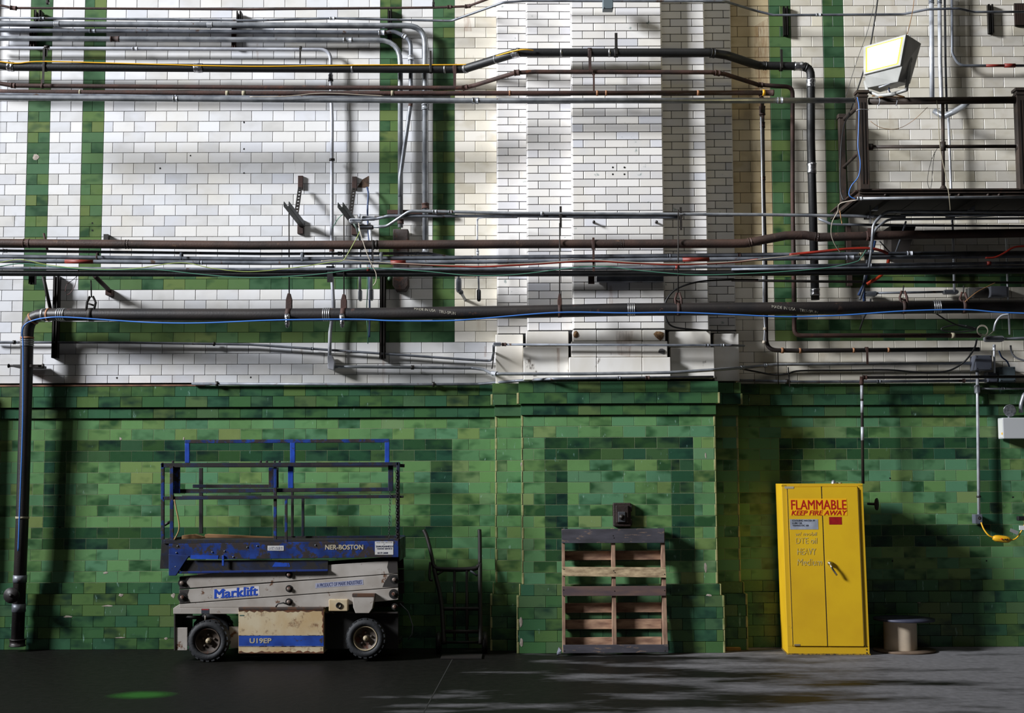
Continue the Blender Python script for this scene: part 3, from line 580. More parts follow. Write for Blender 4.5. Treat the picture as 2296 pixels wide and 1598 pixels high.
pipe('conduit','grey conduit in the upper right corner with a red painted stretch','conduit',[(2134,-30),(2135,120),(2150,147),(2360,147)],3.0,GALVD,-.1,fr=26,coup=[(2230,147,40,1.06,BRICKR,'paint_band'),(2264,144,24,1.6,BRICKR,'paint_band')])
pipe('conduit','pair of grey conduits swept up behind the balcony rail, fatter one','conduit',[(2095,248,-.2),(2115,262,-.25),(2140,250,-.35),(2165,235,-.5),(2175,222,-.6)],6.5,GALV,-.3,fr=20)
pipe('conduit','thin bright conduit hanging down behind the balcony railing','conduit',[(2126,254),(2129,330),(2133,440),(2137,540),(2140,655)],2.9,SILV,-.1,coup=[(2137,598,6,1.4,SILV)])
pipe('conduit','thin bright conduit dropping in the lower right beside the oval fitting','conduit',[(2256,535),(2260,665),(2264,750)],2.3,SILV,-.1)
pipe('conduit','short grey conduit between two oval fittings behind the big pipe on the right','conduit',[(1955,657),(2130,654)],2.7,GALVD,-.08)
cap_=[((1840,543),(1,),0)]
# balcony conduits
pipe('conduit','grey conduit fixed along the lower edge of the balcony beam','conduit',[(1925,445,-1.24),(2110,443,-1.24),(2360,441,-1.24)],3.2,GALV,-1.24,coup=[(1927,445,10,1.4,SILV)])
pipe('conduit','upper grey conduit curving down under the balcony','conduit',[(1954,560,-.85),(1958,502,-.85),(1985,474,-.85),(2040,474,-.85),(2360,475,-.85)],3.4,GALV,-.85,fr=34)
pipe('conduit','second grey conduit curving down under the balcony','conduit',[(1948,600,-.8),(1960,515,-.8),(1990,492,-.8),(2040,491,-.8),(2360,489,-.8)],2.8,GALV,-.8,fr=34)
pipe('conduit','dull conduit running behind the curved ones under the balcony','conduit',[(1835,490,-.3),(1866,503,-.3),(2000,505,-.3),(2360,507,-.3)],2.8,GALVD,-.3,fr=20)
pipe('conduit','grey conduit just under the upper balcony conduit','conduit',[(2020,482,-.8),(2360,482,-.8)],3.2,GALVD,-.8)
pipe('conduit','thin slanted conduit crossing behind the rust brown pipe right of the bundle','conduit',[(2031,497,-.75),(2021,530,-.5),(2007,570,-.4)],2.2,GALVD,-.5)
for i,(pts,c,r,l) in enumerate((([(1954,540),(1946,575),(1935,650),(1928,672)],GALVD,3.0,'leftmost'),([(1962,540),(1952,580),(1940,630),(1925,662)],NAVY,3.2,'second'),([(1936,640),(1938,675)],NAVY,3.6,'lowest short'))):
    pipe('conduit',l+' of the blue grey conduits slanting down behind the orange tube','conduit',pts,r,c,-.45 if i<2 else -.4,fr=20)
# ---------------------------------------------------------------- fittings
def oval(label,cx,cy,L,Wd,ang,Y,mt=SILV,group=None,dp=.06):
    """conduit body: rounded case with a screwed oval cover"""
    k=mpp(cx,cy,Y); c=P(cx,cy,Y); l=L*k/2; w=Wd*k/2
    def shape(s,e=0.0):
        n=8; pts=[]
        for sgn in (1,-1):
            for i in range(n+1):
                t=-math.pi/2+math.pi*i/n if sgn>0 else math.pi/2+math.pi*i/n
                pts.append((sgn*(l-w)+math.cos(t)*w*s, math.sin(t)*w*s))
        ca,sa=math.cos(ang),math.sin(ang)
        return [(c.x+x*ca-z*sa,c.z+x*sa+z*ca) for x,z in pts]
    o=MB().prism(shape(1),Y,Y+dp).build('conduit_fitting',mt,None,label,'conduit fitting',group,bevel=.002)
    MB().prism(shape(.86),Y-.006,Y+.001).build('cover',mt,o,bevel=.0015)
    q=[(x,z) for x,z in shape(.42)]; MB().prism(q,Y-.0085,Y-.005).build('gasket_plate',GALVD,o)
    ca,sa=math.cos(ang),math.sin(ang)
    for s in (1,-1): MB().lathe((c.x+s*(l-w*.55)*ca,Y-.006,c.z+s*(l-w*.55)*sa),(0,-1,0),[(0,w*.2),(.003,w*.2),(.003,0)],8).build('screw',STEEL,o)
    return o
def box(name,label,cat,x0,y0,x1,y1,Y,dp,mt,bevel=.003,lid=True,parent=None):
    q_=XZ(x0,y0,x1,y1,Y); a=Vector((q_[0],Y,q_[2])); b=Vector((q_[1],Y,q_[3]))
    o=MB().box(a.x,b.x,Y,Y+dp,a.z,b.z).build(name,mt,parent,label,cat,bevel=bevel)
    if lid:
        MB().box(a.x+.004,b.x-.004,Y-.004,Y+.001,a.z+.004,b.z-.004).build('cover',mt,o,bevel=.0015)
        for sx in (.1,.9):
            for sz in (.1,.9): MB().lathe((a.x+(b.x-a.x)*sx,Y-.004,a.z+(b.z-a.z)*sz),(0,-1,0),[(0,.005),(.003,.004),(.003,0)],8).build('screw',STEEL,o)
    return o
oval('silver oval conduit fitting overlapping another, just right of the right wall bracket',797,494,30,10,0,-.54)
oval('silver oval conduit fitting, the upper right one of the overlapping pair',826,488,30,9,0,-.50)
oval('black open conduit fitting below the overlapping silver ones',820,508,34,9,0,-.5,STEEL)
oval('silver oval fitting at the end of the left hanging conduit under the black pipe',807,661,26,8.5,math.pi/2,-.3)
oval('silver oval fitting at the end of the right hanging conduit under the black pipe',832,659,28,9,math.pi/2,-.3)
oval('larger silver oval fitting with a stub pipe into the wall, left of the pilaster',1028.5,638,34,12,math.pi/2,-.3,WPIPE)
oval('black open oval fitting beside the larger silver one, left of the pilaster',1073.5,661,27,9,math.pi/2,-.3,STEEL)
oval('small grey fitting at the corner where the conduit meets the stone base',1115,771,20,8,0,-.5)
oval('big pale oval fitting in the tangle at the lower right',2231,759,44,13,0,-.4,WPIPE)
oval('silver oval fitting on the bright vertical conduit above the green tiles',2193,872,20,9,math.pi/2,-.12)
oval('dim oval fitting behind the big black pipe, left of the pair',1953,658,30,11,0,-.1,GALV)
oval('dim oval fitting behind the big black pipe, right of the pair',2133,654,34,10,0,-.1,GALV)
pipe('conduit','left hanging conduit above the white and green band ending in a silver oval fitting','conduit',[(806,480,-.3),(807,560,-.3),(807,650,-.3)],3.1,SILV,-.3)
pipe('conduit','right hanging conduit ending in a silver oval fitting','conduit',[(828,500,-.3),(832,540,-.3),(832,650,-.3)],3.3,SILV,-.3)
pipe('conduit','conduit hanging to the black open fitting left of the pilaster','conduit',[(1160,487,-.5),(1085,487,-.4),(1070,489,-.3),(1070,530,-.3),(1074,655,-.3)],2.2,SILV,-.3,fr=8,coup=[(1071,566,8,1.6)])
pipe('conduit','short bright conduit above the larger silver oval fitting','conduit',[(1028,600,-.3),(1028,625,-.3)],3.0,SILV,-.3)
pipe('conduit','grey stub running from the larger oval fitting back into the wall','conduit',[(1032,652,-.28),(1043,672,-.0)],3.4,GALV,-.1,coup=[(1043,671,5,1.6)])
pipe('conduit','dull green conduit slanting down from the overlapping fittings','conduit',[(790,495,-.34),(800,512,-.34),(812,560,-.34)],2.6,mat('dull_green_pipe',(66,78,70),.5,.4),-.34,fr=20)
rb=box('junction_box','rusty cast wall box under the end of the third conduit','electrical box',881,513,915,640,-.16,.15,mat('cast_rust_grey',(78,72,70),.8,.1,c2=(52,42,38),vs=8,rust=.42,rc=(70,40,26),bump=.6),bevel=.008,lid=False)
a=P(880,650,-.18); b_=P(915,622,-.18); MB().prism([(a.x,b_.z),(a.x,a.z+.05),(a.x+.03,a.z),(b_.x-.03,a.z),(b_.x,a.z+.05),(b_.x,b_.z)],-.18,-.01).build('lower_cap',mat('cast_rust_dark',(48,34,28),.85,.1,c2=(34,26,24),vs=20,rust=.4,bump=1.),rb,bevel=.006)
MB().lathe(P(874,626,-.02),(0,-1,0),[(0,.022),(.05,.02),(.05,0)],12).build('knockout',GSM:=mat('green_paint_dull',(70,100,76),.6),rb)
box('bracket_rail','rusty slotted channel fixed on the green strip behind the conduits','channel',868,470,1000,479,-.08,.07,RUST,.002,False)
box('junction_box','small grey box on the conduit at the top edge above the pilaster','electrical box',1352,-4,1375,20,-.66,.1,GREYG)
box('junction_box','slightly tilted dark grey box at the lower right','electrical box',2187,796,2224,829,-.2,.16,GREY)
box('junction_box','grey green box with a scrawled mark, rightmost of the three','electrical box',2241,822,2277,856,-.14,.13,GREYG)
box('junction_box','small grey box between the two larger ones at the lower right','electrical box',2215,834,2237,856,-.12,.11,GREY)
ob=box('outlet_box','small grey outlet box at the foot of the bright vertical conduit','electrical box',2187,1153,2203,1174,-.12,.1,GREY,lid=False)
MB().lathe(P(2196,1161,-.12),(0,-1,0),[(-.002,.016),(.002,.016),(.002,.010),(-.002,.0)],14).build('socket',STEEL,ob)
# cable with ground fault plug
cd=cable('extension_cord','yellow cord hanging from the outlet box',[(2200,1171,-.16),(2206,1186,-.18),(2216,1199,-.2),(2227,1205,-.2)],1.8,YEL,-.18)
p=P(2246,1208,-.2); k=mpp(2246,1208,-.2)
gf=MB().lathe(p,(math.cos(.12),0,-math.sin(.12)),[(-20*k,0),(-20*k,4*k),(-15*k,7*k),(-8*k,8*k),(8*k,8*k),(15*k,7*k),(20*k,4*k),(20*k,0)],8).build('cord_plug',YEL,None,'yellow in line ground fault unit hanging on its cord','cord plug',bevel=.003)
MB().box(p.x+8*k,p.x+11*k,-.24,-.235,p.z-2*k,p.z+1*k).box(p.x+3*k,p.x+6*k,-.24,-.235,p.z-2*k,p.z+1*k).build('button',STEEL,gf); MB().box(p.x-5*k,p.x-2*k,-.241,-.235,p.z-1*k,p.z+2*k).build('button',ORG,gf)
cable('extension_cord','yellow cord rising to the right edge from the ground fault unit',[(2264,1211,-.2),(2276,1208,-.2),(2285,1199,-.2),(2292,1186,-.2),(2296,1178,-.2),(2310,1165,-.2)],1.6,YEL,-.2)
box('tag','white paper tag on the yellow cord at the right edge','tag',2286,1178,2300,1188,-.24,.012,WT:=mat('tag_white',(205,205,205),.6),.001,False)
tg=MB().prism([(P(2266,1184,-.23).x,P(2266,1184,-.23).z),(P(2284,1191,-.23).x,P(2284,1191,-.23).z),(P(2281,1199,-.23).x,P(2281,1199,-.23).z),(P(2264,1191,-.23).x,P(2264,1191,-.23).z)],-.232,-.229).build('tag',mat('tag_grey',(150,150,150),.4,.3),None,'grey slanted tag on the yellow cord','tag')
box('cable_clip','black plastic clip holding the yellow cord at the right edge','clip',2283,1157,2310,1167,-.2,.05,BLK,.006,False)
# emergency light
el=box('emergency_light','white emergency light box at the right edge','emergency light',2249,936,2340,983,-.16,.14,mat('white_enamel',(176,178,180),.45),.006,False)
q_=XZ(2249,940,2254,981,-.16); MB().box(q_[0]-.002,q_[1]-.002,-.155,-.03,q_[2]+.004,q_[3]).build('side_label',mat('label_white',(190,190,186),.5),el)
MB().box(q_[0]-.003,q_[1]-.004,-.15,-.12,q_[2]+.03,q_[2]+.05).build('label',YEL,el)
c=P(2264,920,-.14); MB().lathe(c,(-.3,-1,-.1),[(-.05,.02),(-.02,.05),(.0,.058),(.012,.06),(.014,.055),(.016,0)],22).build('lamp_head',mat('lamp_glass_reflector',(190,194,200),.12,.85,c2=(120,124,130),vs=40),el)
MB().tube([P(2262,937,-.12),P(2263,930,-.12)],.012,8).build('swivel',GALV,el)
# valve handle, wall box above the pallet
vh=MB().lathe(P(1964,1130,-.25),(1,-.6,0),[(-.0,.0),(-.0,.055),(.012,.06),(.02,.02),(.02,0)],14).build('valve',RUST,None,'rusty round valve handle sticking out beside the yellow cabinet','valve')
MB().tube([P(1945,1129,-.2),P(1964,1130,-.25)],.012,8).build('stem',STEEL,vh)
wb=box('fire_alarm_box','rust brown cast box on the pilaster above the pallet','wall box',1375,1127,1415,1180,YM-.065,.065,mat('cast_brown',(48,34,30),.6,.1,c2=(36,26,24),vs=12,bump=.5),.008,False)
box('door',None,None,1381,1133,1409,1172,YM-.08,.02,mat('cast_brown',(48,34,30)),.005,False,wb)
hp=box('latch_plate',None,None,1386,1147,1402,1170,YM-.09,.015,mat('latch_grey',(120,122,128),.35,.8),.003,False,wb)
MB().lathe(P(1394,1159,YM-.09),(0,-1,0),[(0,.026),(.012,.026),(.012,.01),(.02,.008),(.02,0)],16).build('knob',STEEL,wb)
for y in (1139,1170): MB().lathe(P(1415,y,YM-.055),(0,0,1),[(-.03,0),(-.03,.009),(.03,.009),(.03,0)],8).build('hinge',STEEL,wb)
# vent in the upper right corner
vt=box('wall_vent','dark grille at the upper right corner of the wall','vent',2275,7,2340,58,-.02,.02,STEEL,.002,False)
for i in range(14): a=P(2276+i*4.6,56,-.03); b_=P(2278+i*4.6,9,-.03); MB().box(a.x,b_.x,-.032,-.02,a.z,b_.z).build('bar',BROWN,vt)
# ---------------------------------------------------------------- unistrut and brackets
def channel(label,x0,y0,x1,y1,Y,dp,mt=STEEL,group=None,cat='channel'):
    q_=XZ(x0,y0,x1,y1,Y); a=Vector((q_[0],Y,q_[2])); b=Vector((q_[1],Y,q_[3])); w=b.x-a.x; m=MB(); t=max(.003,w*.14)
    if b.z-a.z>w:
        m.box(a.x,b.x,Y+dp-t,Y+dp,a.z,b.z).box(a.x,a.x+t,Y,Y+dp,a.z,b.z).box(b.x-t,b.x,Y,Y+dp,a.z,b.z).box(a.x,a.x+w*.33,Y,Y+t,a.z,b.z).box(b.x-w*.33,b.x,Y,Y+t,a.z,b.z)
    else: m.box(a.x,b.x,Y+dp-t,Y+dp,a.z,b.z).box(a.x,b.x,Y,Y+dp,a.z,a.z+t).box(a.x,b.x,Y,Y+dp,b.z-t,b.z)
    return m.build('support_channel',mt,None,label,cat,group)
channel('short black channel on the green strip right of the pilaster',1757,14,1768,78,-.05,.05)
channel('short black channel near the upper right corner vent',2217,9,2228,73,-.05,.05)
channel('black channel behind the conduit bundle, left one in the top left',76,22,91,46,-.12,.11)
channel('black channel behind the conduit bundle, middle one',530,24,540,48,-.12,.11)
channel('black channel behind the conduit bundle where they turn down',869,20,878,96,-.06,.05)
channel('rusty channel clamping the three thick conduits near the left edge',66,48,79,104,-.06,.05,RUST)
channel('rusty channel clamping the three thick conduits in the middle of the left field',519,50,528,106,-.06,.05,RUST)
channel('tall black post on the wall at the left, crossed by the big drain pipe',117,618,129,802,-.08,.08)
channel('tall black post crossed by the big drain pipe, left of the rusty wall box',851,612,864,803,-.08,.08)
channel('small black tab hanging below the black pipe at the left',64,612,77,636,-.5,.06)
m=MB(); a=P(97,620,-.2); b_=P(114,697,-.05); m.tube([a,b_],.018,4).build('brace',STEEL,None,'black slanted brace beside the tall left post','brace')
def wallbracket(x,y,label):
    t=thing('wall_bracket',label,'bracket',P(x,y+130,-.02)); k=mpp(x,y,0)
    a=P(x,y,-.02); b=P(x+7,y+26,-.02)
    q_=XZ(x-5,y,x+6,y+28,0); MB().box(q_[0],q_[1],-.03,-.0,q_[2],q_[3]).build('top_plate',RUST,t,bevel=.002)
    # perforated strap
    p0=P(x-1,y+24,-.06); p1=P(x-10,y+88,-.3); ax=(p1-p0); L=ax.length; ax.normalize(); sd=Vector((1,0,0)); sd=(sd-ax*sd.dot(ax)).normalized(); nn=ax.cross(sd)
    m=MB(); w=.021; n=9; dl=L/n
    for i in range(n):
        c=p0+ax*dl*(i+.5); 
        for q in (0,1):   # ring with a square rim and a round hole
            pass
        outer=[];inner=[]
        for j in range(16):
            th=2*math.pi*j/16; cx,cy=math.cos(th),math.sin(th); s=1/max(abs(cx),abs(cy)); outer.append(c+sd*w*cx*s+ax*dl/2*cy*s); inner.append(c+sd*w*.5*cx+ax*w*.5*cy)
        m.add(outer+inner,[(j,(j+1)%16,16+(j+1)%16,16+j) for j in range(16)])
    so=m.build('perforated_strap',STEEL,t); so.modifiers.new('sol','SOLIDIFY').thickness=.006
    q0=P(x-32,y+62,-.62); q1=P(x+4,y+108,-.04); ax=(q1-q0).normalized(); m=MB(); ww=.024
    for (du,dv,hu,hv) in ((0,-ww,ww,.003),(-ww,0,.003,ww),(ww,0,.003,ww)):
        sd=Vector((0,0,1)).cross(ax).normalized(); up_=ax.cross(sd); vs=[]
        for e in (q0,q1):
            for s1,s2 in ((-1,-1),(1,-1),(1,1),(-1,1)): vs.append(e+sd*(du+s1*hu)+up_*(dv+s2*hv))
        m.add(vs,[(0,1,2,3),(7,6,5,4),(0,4,5,1),(1,5,6,2),(2,6,7,3),(3,7,4,0)])
    m.build('arm_channel',mat('olive_black',(38,40,38),.5,.4),t)
    q_=XZ(x-6,y+98,x+7,y+130,0); MB().box(q_[0],q_[1],-.04,0,q_[2],q_[3]).build('foot_plate',RUST,t,bevel=.003)
    return t
wallbracket(674,395,'left of two rusty arm brackets on the white wall, with a perforated strap')
wallbracket(795,397,'right of two rusty arm brackets on the white wall, behind the oval fittings')
sb=box('pipe_bracket','short rusty bracket poking down under the black pipe on the green band','bracket',236,648,250,661,-.1,.1,RUST,.003,False)
MB().tube([P(212,618,-.45),P(244,650,-.1)],.022,6).build('arm',RUST,sb)
tb=(lambda q_: MB().box(q_[0],q_[1],-.06,0,q_[2],q_[3]))(XZ(236,527,246,548,0)).build('pipe_bracket',BLKP,None,'small dark tab above the large rust brown pipe beside the green strip','bracket')
m=MB().tube([P(98,523,-.5),P(106,560,-.5)],.012,5); m.build('pipe_bracket',RUST,None,'thin rusty spike sticking up at the left end of the large rust brown pipe','bracket')
# pipe hangers on the big drain pipe
def hanger(px,py,rpx,ytop,ybot,label,foil=False,mt=RUST,Y=-.7,w=11,loop=False):
    Y=near(MC,P(px,py,-.5))[0].y if px>110 else Y
    t=thing('pipe_hanger',label,'pipe hanger',P(px,py+rpx,Y),'pipe hangers'); k=mpp(px,py,Y); q,d=near(MC,P(px,py,Y)); R=rpx*k*1.07; l=w*k/2
    del t['group']
    MB().lathe(q,d,[(-l,R*.93),(-l,R),(l,R),(l,R*.93)],18).build('band',mt,t)
    top=P(px,ybot,Y)
    if loop:
        for s in (-1,1): MB().tube([q+Vector((s*l*1.5,-R*.6,R*.5)),Vector((q.x+s*l*1.8,Y,top.z-.06)),Vector((q.x+s*l*.6,Y,top.z))],.012,6).build('yoke',mt,t)
        MB().tube([Vector((q.x-.03,Y,top.z-.07)),Vector((q.x+.03,Y,top.z-.09))],.01,6).build('bolt',mt,t)
    else: MB().prism([(q.x-l*1.25,q.z+R*.4),(q.x+l*1.25,q.z+R*.4),(q.x+l*1.2,top.z-.06),(q.x+l*.5,top.z),(q.x-l*.5,top.z),(q.x-l*1.2,top.z-.06)],Y-.03,Y+.03).build('yoke',mt,t,bevel=.004)
    MB().tube([Vector((q.x,Y,top.z-.01)),P(px,ytop,Y)],.0065,6).build('rod',STEEL,t)
    if foil:
        c=P(px-4,719,Y-.1); f=MB().lathe(c,(0.05,-.1,-1),[(-.065,.0),(-.065,.022),(-.03,.028),(0,.021),(.03,.025),(.06,.015),(.07,0)],8).build('foil_tail',FOIL,t)
hanger(204,705,14.2,628,664,'open loop hanger with a rod at the left end of the big drain pipe',loop=True,mt=STEEL)
hanger(648,705,14.2,478,658,'rusty hanger with a foil tail, left of the two near the middle left',True)
hanger(771,705,14.2,480,660,'rusty hanger with a foil tail, right of the two near the middle left',True)
hanger(1255,697,14,500,658,'rusty hanger with a long rod in front of the pilaster',mt=RUST,w=8)
hanger(1521,693,14,470,656,'rusty hanger on the right part of the pilaster',mt=RUST,w=8,loop=True)
hanger(2026,690,14,640,652,'rusty hanger on the big pipe under the balcony',mt=RUST,w=9,loop=True)
hanger(2161,688,14,640,655,'rusty hanger on the big pipe with stiff tan wires',mt=RUST,w=9,loop=True)
# hangers of the other pipes
def strap(px,py,rpx,Y,label,up_=40,w=6,mt=RUST,down=0,cat='pipe strap'):
    k=mpp(px,py,Y); p=P(px,py,Y); R=rpx*k*1.12; l=w*k/2
    t=MB().lathe(p,(1,0,0),[(-l,R*.93),(-l,R),(l,R),(l,R*.93)],14)
    if up_: t.box(p.x-l*.7,p.x+l*.7,Y-R,Y-R+.006,p.z,p.z+up_*k)
    if down: t.box(p.x-l*.7,p.x+l*.7,Y-R,Y-R+.006,p.z-down*k,p.z)
    return t.build('pipe_strap',mt,None,label,cat)
strap(101,150,9.7,-.185,'black strap around the insulated pipe near the left edge',40,7,STEEL,40)
strap(95,193,5,-.165,'rusty strap on the brown pipe near the left edge',14,5)
strap(966,154,9.7,-.185,'dark strap around the insulated pipe beside the thick vertical conduit',38,6,STEEL,10)
strap(1020,154,9.7,-.185,'brown strap linking the insulated pipe and brown pipe left of the pilaster',4,9,RUST,45)
strap(1381,118,9.7,-.56,'dark strap standing up above the insulated pipe on the pilaster',42,9,STEEL,6)
strap(1322,118,9.7,-.56,'brown strap linking the insulated and brown pipes on the pilaster',2,9,RUST,46)
strap(1331,163,5,-.56,'narrow brown strap between the two brown pipes on the pilaster',4,6,RUST,48)
strap(2027-276,149,9.7,-.185,'black strap on the insulated pipe right of the pilaster',36,7,STEEL,6)
strap(1943,783,5,-.14,'rusty strap under the lower right pipe with a thin rod',4,7,RUST,34)
strap(1257,481,5,-.65,'black strap clamp on the grey conduits in front of the pilaster left part',18,7,STEEL,30)
strap(1526,483,5,-.65,'dark strap clamp on the grey conduits on the pilaster right part',18,7,STEEL,34)
strap(1330,548,10,-.64,'rusty clamp around the large rust brown pipe at the pilaster',14,7,RUST,62)
strap(1947,529,10,-.66,'rusty clamp around the large rust brown pipe under the balcony',16,12,RUST,4)
strap(837,549,10,-.64,'thin dark band clamp on the large rust brown pipe above the oval fittings',8,4,STEEL,45)
strap(407,575,8,-.6,'small clamp joining the grey conduits in the left field',8,5,GALVD,6)
strap(678,574,8,-.6,'small clamp joining the grey conduits below the left wall bracket',8,6,GALVD,12)
strap(855,574,8,-.6,'silver clamp joining the grey conduits left of the wall box',8,6,GALV,14)
strap(1860+72,575,8,-.63,'greasy clamp joining the grey conduits under the balcony end',8,10,ROPE,10)
strap(741,604,7,-.57,'black clamp where the pale vertical conduit passes the black pipe',0,18,BLK,30)
strap(601-382,575,8,-.6,'small rusty clamp on the grey conduits near the left edge',6,4,RUST,0)
strap(674,109,5,-.16,'black hook bracket holding the slim conduit below the bundle',2,5,STEEL,36)
strap(14+91,107,5,-.2,'black hook bracket at the left end of the slim conduit',-2,10,STEEL,22)
strap(406//4+6,5,5,-.34,'black strap holding the thin brown pipe at the very top left',14,5,STEEL,4)
strap(972,10,5,-.34,'black strap holding the thin brown pipe at the top beside the right strip',14,5,STEEL,4)
bp_=MB(); a=P(1374,626,-.44); b_=P(1410,618,-.44)
box('support_channel','grey painted channel on the pilaster under the black pipe','channel',1338,619,1488,631,-.5,.07,GALVD,.003,False)
box('support_plate','small rusty plate hanging below the channel on the pilaster','bracket',1319,618,1333,636,-.5,.02,RUST,.002,False)
for i,(x,l) in enumerate(((1331,'left'),(1471,'right'))): MB().lathe(P(x,499,YC),(0,-1,0),[(0,.012),(.03,.01),(.05,.014),(.055,0)],8).build('bolt',BLKP,None,l+' rusty bolt sticking out of the pilaster bricks below the conduits','bolt')
# ---------------------------------------------------------------- loose cables and wires
cable('lime_wire','lime green wire sagging along the middle pipes from the left edge to the oval fittings',[(-30,590,-.72),(0,588,-.72),(48,582,-.72),(110,594,-.72),(200,603,-.72),(300,602,-.72),(405,589,-.72),(480,602,-.72),(560,609,-.72),(660,600,-.72),(740,588,-.72),(768,584,-.72),(782,565,-.72),(803,527,-.72),(806,518,-.7)],1.0,LIME,-.72)
cable('green_wire','teal green wire sagging along the middle pipes across the pilaster',[(-30,600,-.74),(0,597,-.74),(52,591,-.74),(150,601,-.74),(240,605,-.74),(345,604,-.74),(450,615,-.74),(560,622,-.74),(700,616,-.74),(826,602,-.74),(950,608,-.74),(1050,617,-.74),(1160,615,-.74),(1327,597,-.74),(1440,607,-.74),(1560,616,-.74),(1700,612,-.74),(1840,602,-.74),(1915,588,-.74),(1930,578,-.74),(1942,560,-.74)],1.2,GRNW,-.74)
cable('red_hose','red hose sagging along the grey conduits across the pilaster',[(880,590,-.70),(1000,596,-.70),(1080,598,-.70),(1200,592,-.70),(1320,585,-.70),(1420,590,-.7),(1520,593,-.70),(1640,588,-.7),(1700,581,-.7)],2.2,REDH,-.7)
cable('grey_wire','pale wire running on top of the red hose across the pilaster',[(720,585,-.72),(770,583,-.72),(880,590,-.74),(1000,594,-.74),(1080,594,-.74),(1200,590,-.74),(1320,583,-.74),(1420,588,-.74),(1520,591,-.74),(1640,587,-.74),(1760,575,-.74),(1800,571,-.7)],1.1,WWIRE,-.74)
cable('red_hose','thick red hose arching over the grey conduits under the balcony',[(1770,571,-.7),(1840,564,-.72),(1900,558,-.72),(1950,557,-.72),(1976,562,-.7),(1990,568,-.66)],3.4,REDH,-.7)
cable('orange_tube','bright orange tube slanting behind the black pipe under the balcony',[(1992,582,-.4),(1988,602,-.42),(1972,620,-.42),(1955,630,-.4),(1944,637,-.38)],4.0,ORG,-.42)
cable('red_hose','red pipe bending up to the right edge at middle height',[(2210,578,-.7),(2230,577,-.7),(2250,568,-.7),(2272,555,-.7),(2296,552,-.7),(2330,552,-.7)],2.4,REDH,-.7)
cable('blue_wires','bundle of blue wires hanging from the hole in the white tiles',[(823,420,-.05),(826,436,-.09),(824,470,-.12),(826,520,-.12),(829,560,-.12),(828,620,-.12),(829,700,-.12),(828,756,-.1)],2.2,NAVY,-.1)
cable('green_wire','thin green wire hanging beside the blue bundle down to the green band',[(823,580,-.2),(824,640,-.2),(822,700,-.2),(824,735,-.2),(825,770,-.1)],1.2,GRNW,-.2)
cable('pale_wire','pale wire dangling from the oval fittings over the middle pipes',[(804,500,-.72),(808,520,-.76),(820,560,-.78),(832,590,-.78),(843,612,-.78),(843,630,-.78),(837,640,-.78)],1.1,WWIRE,-.76)
cable('green_wire','thin green wire drooping left of the right wall bracket',[(770,480,-.5),(760,488,-.5),(752,500,-.4),(745,512,-.3)],0.9,GRNW,-.5)
cable('red_wire','thin dark red wire dangling below the black pipe at the left, two loose ends',[(146,654,-.5),(150,638,-.5),(165,626,-.5),(174,616,-.55),(176,605,-.6),(172,620,-.55),(168,640,-.5),(158,656,-.5),(150,661,-.5)],0.7,mat('dark_red_wire',(80,30,26),.5),-.5)
cable('black_cable','black cable looping out from the pilaster behind the big pipe',[(1700,627,-.5),(1640,627,-.5),(1570,631,-.5),(1520,646,-.5),(1497,668,-.5),(1490,690,-.5),(1495,718,-.5),(1512,733,-.48),(1560,739,-.46),(1600,741,-.3),(1650,741,-.2)],2.2,BWIRE,-.5)
cable('black_cable','heavy black cable winding along the lower right wall up to the oval fitting',[(1660,826,-.1),(1700,834,-.1),(1735,840,-.1),(1765,838,-.12),(1795,831,-.12),(1900,830,-.12),(1990,829,-.12),(2050,834,-.12),(2100,835,-.14),(2135,828,-.16),(2165,808,-.2),(2185,780,-.3),(2190,760,-.34)],2.2,BWIRE,-.12)
cable('black_cable','black cable slanting down from the big pipe clamp to the tangle at the lower right',[(2098,702,-.5),(2120,716,-.45),(2150,730,-.4),(2185,738,-.38)],1.6,BWIRE,-.45)
cable('black_cable','dark coil of cable lying against the green band in the lower right tangle',[(2190,736,-.35),(2150,728,-.3),(2115,734,-.3),(2115,741,-.3),(2150,744,-.3),(2190,738,-.33),(2165,730,-.35)],1.5,BWIRE,-.3)
cable('wire_coil','coil of thin tan wire next to the big pale oval fitting',[(2228,742,-.42),(2215,752,-.42),(2198,758,-.42)]+[(2203+12*math.cos(t),738+12*math.sin(t)*.95+t*.4,-.42) for t in [1.2+i*.5 for i in range(26)]],0.8,WWIRE,-.42,sub=3)
cable('conduit_loop','curved bright flexible conduit above the big pale oval fitting',[(2262,704,-.45),(2245,708,-.45),(2233,722,-.45),(2228,742,-.42)],2.4,SILV,-.45,cat='conduit')
cable('conduit_loop','curved pale flexible conduit below the big oval fitting at the right edge',[(2266,774,-.3),(2268,788,-.3),(2276,800,-.3),(2296,808,-.3),(2330,812,-.3)],2.2,WPIPE,-.3,cat='conduit')
cable('navy_wire','two dark blue conductors splaying down to the rightmost box',[(2240,786,-.15),(2246,800,-.14),(2258,810,-.13),(2264,824,-.1)],1.8,NAVY,-.15)
pipe('conduit','bright conduit linking the big oval fitting and the small grey box','conduit',[(2229,772,-.2),(2230,836,-.15)],2.2,SILV,-.2,coup=[(2224,779,12,1.7)])
pipe('conduit','dull conduit leaving the big oval fitting to the right edge','conduit',[(2254,759,-.36),(2360,756,-.36)],3,GALVD,-.36)
cable('tan_cable','stiff pale cable drooping from the balcony corner to the grey conduits',[(1922,448,-1.16),(1884,456,-1.05),(1878,475,-1.0),(1866,498,-.95),(1864,525,-.9),(1872,548,-.85),(1885,566,-.8)],1.1,WWIRE,-.9)
cable('tan_wire','short orange brown wire ends hanging at the balcony corner',[(1883,472,-.95),(1885,485,-.95),(1888,502,-.95)],1.2,TAN,-.95)
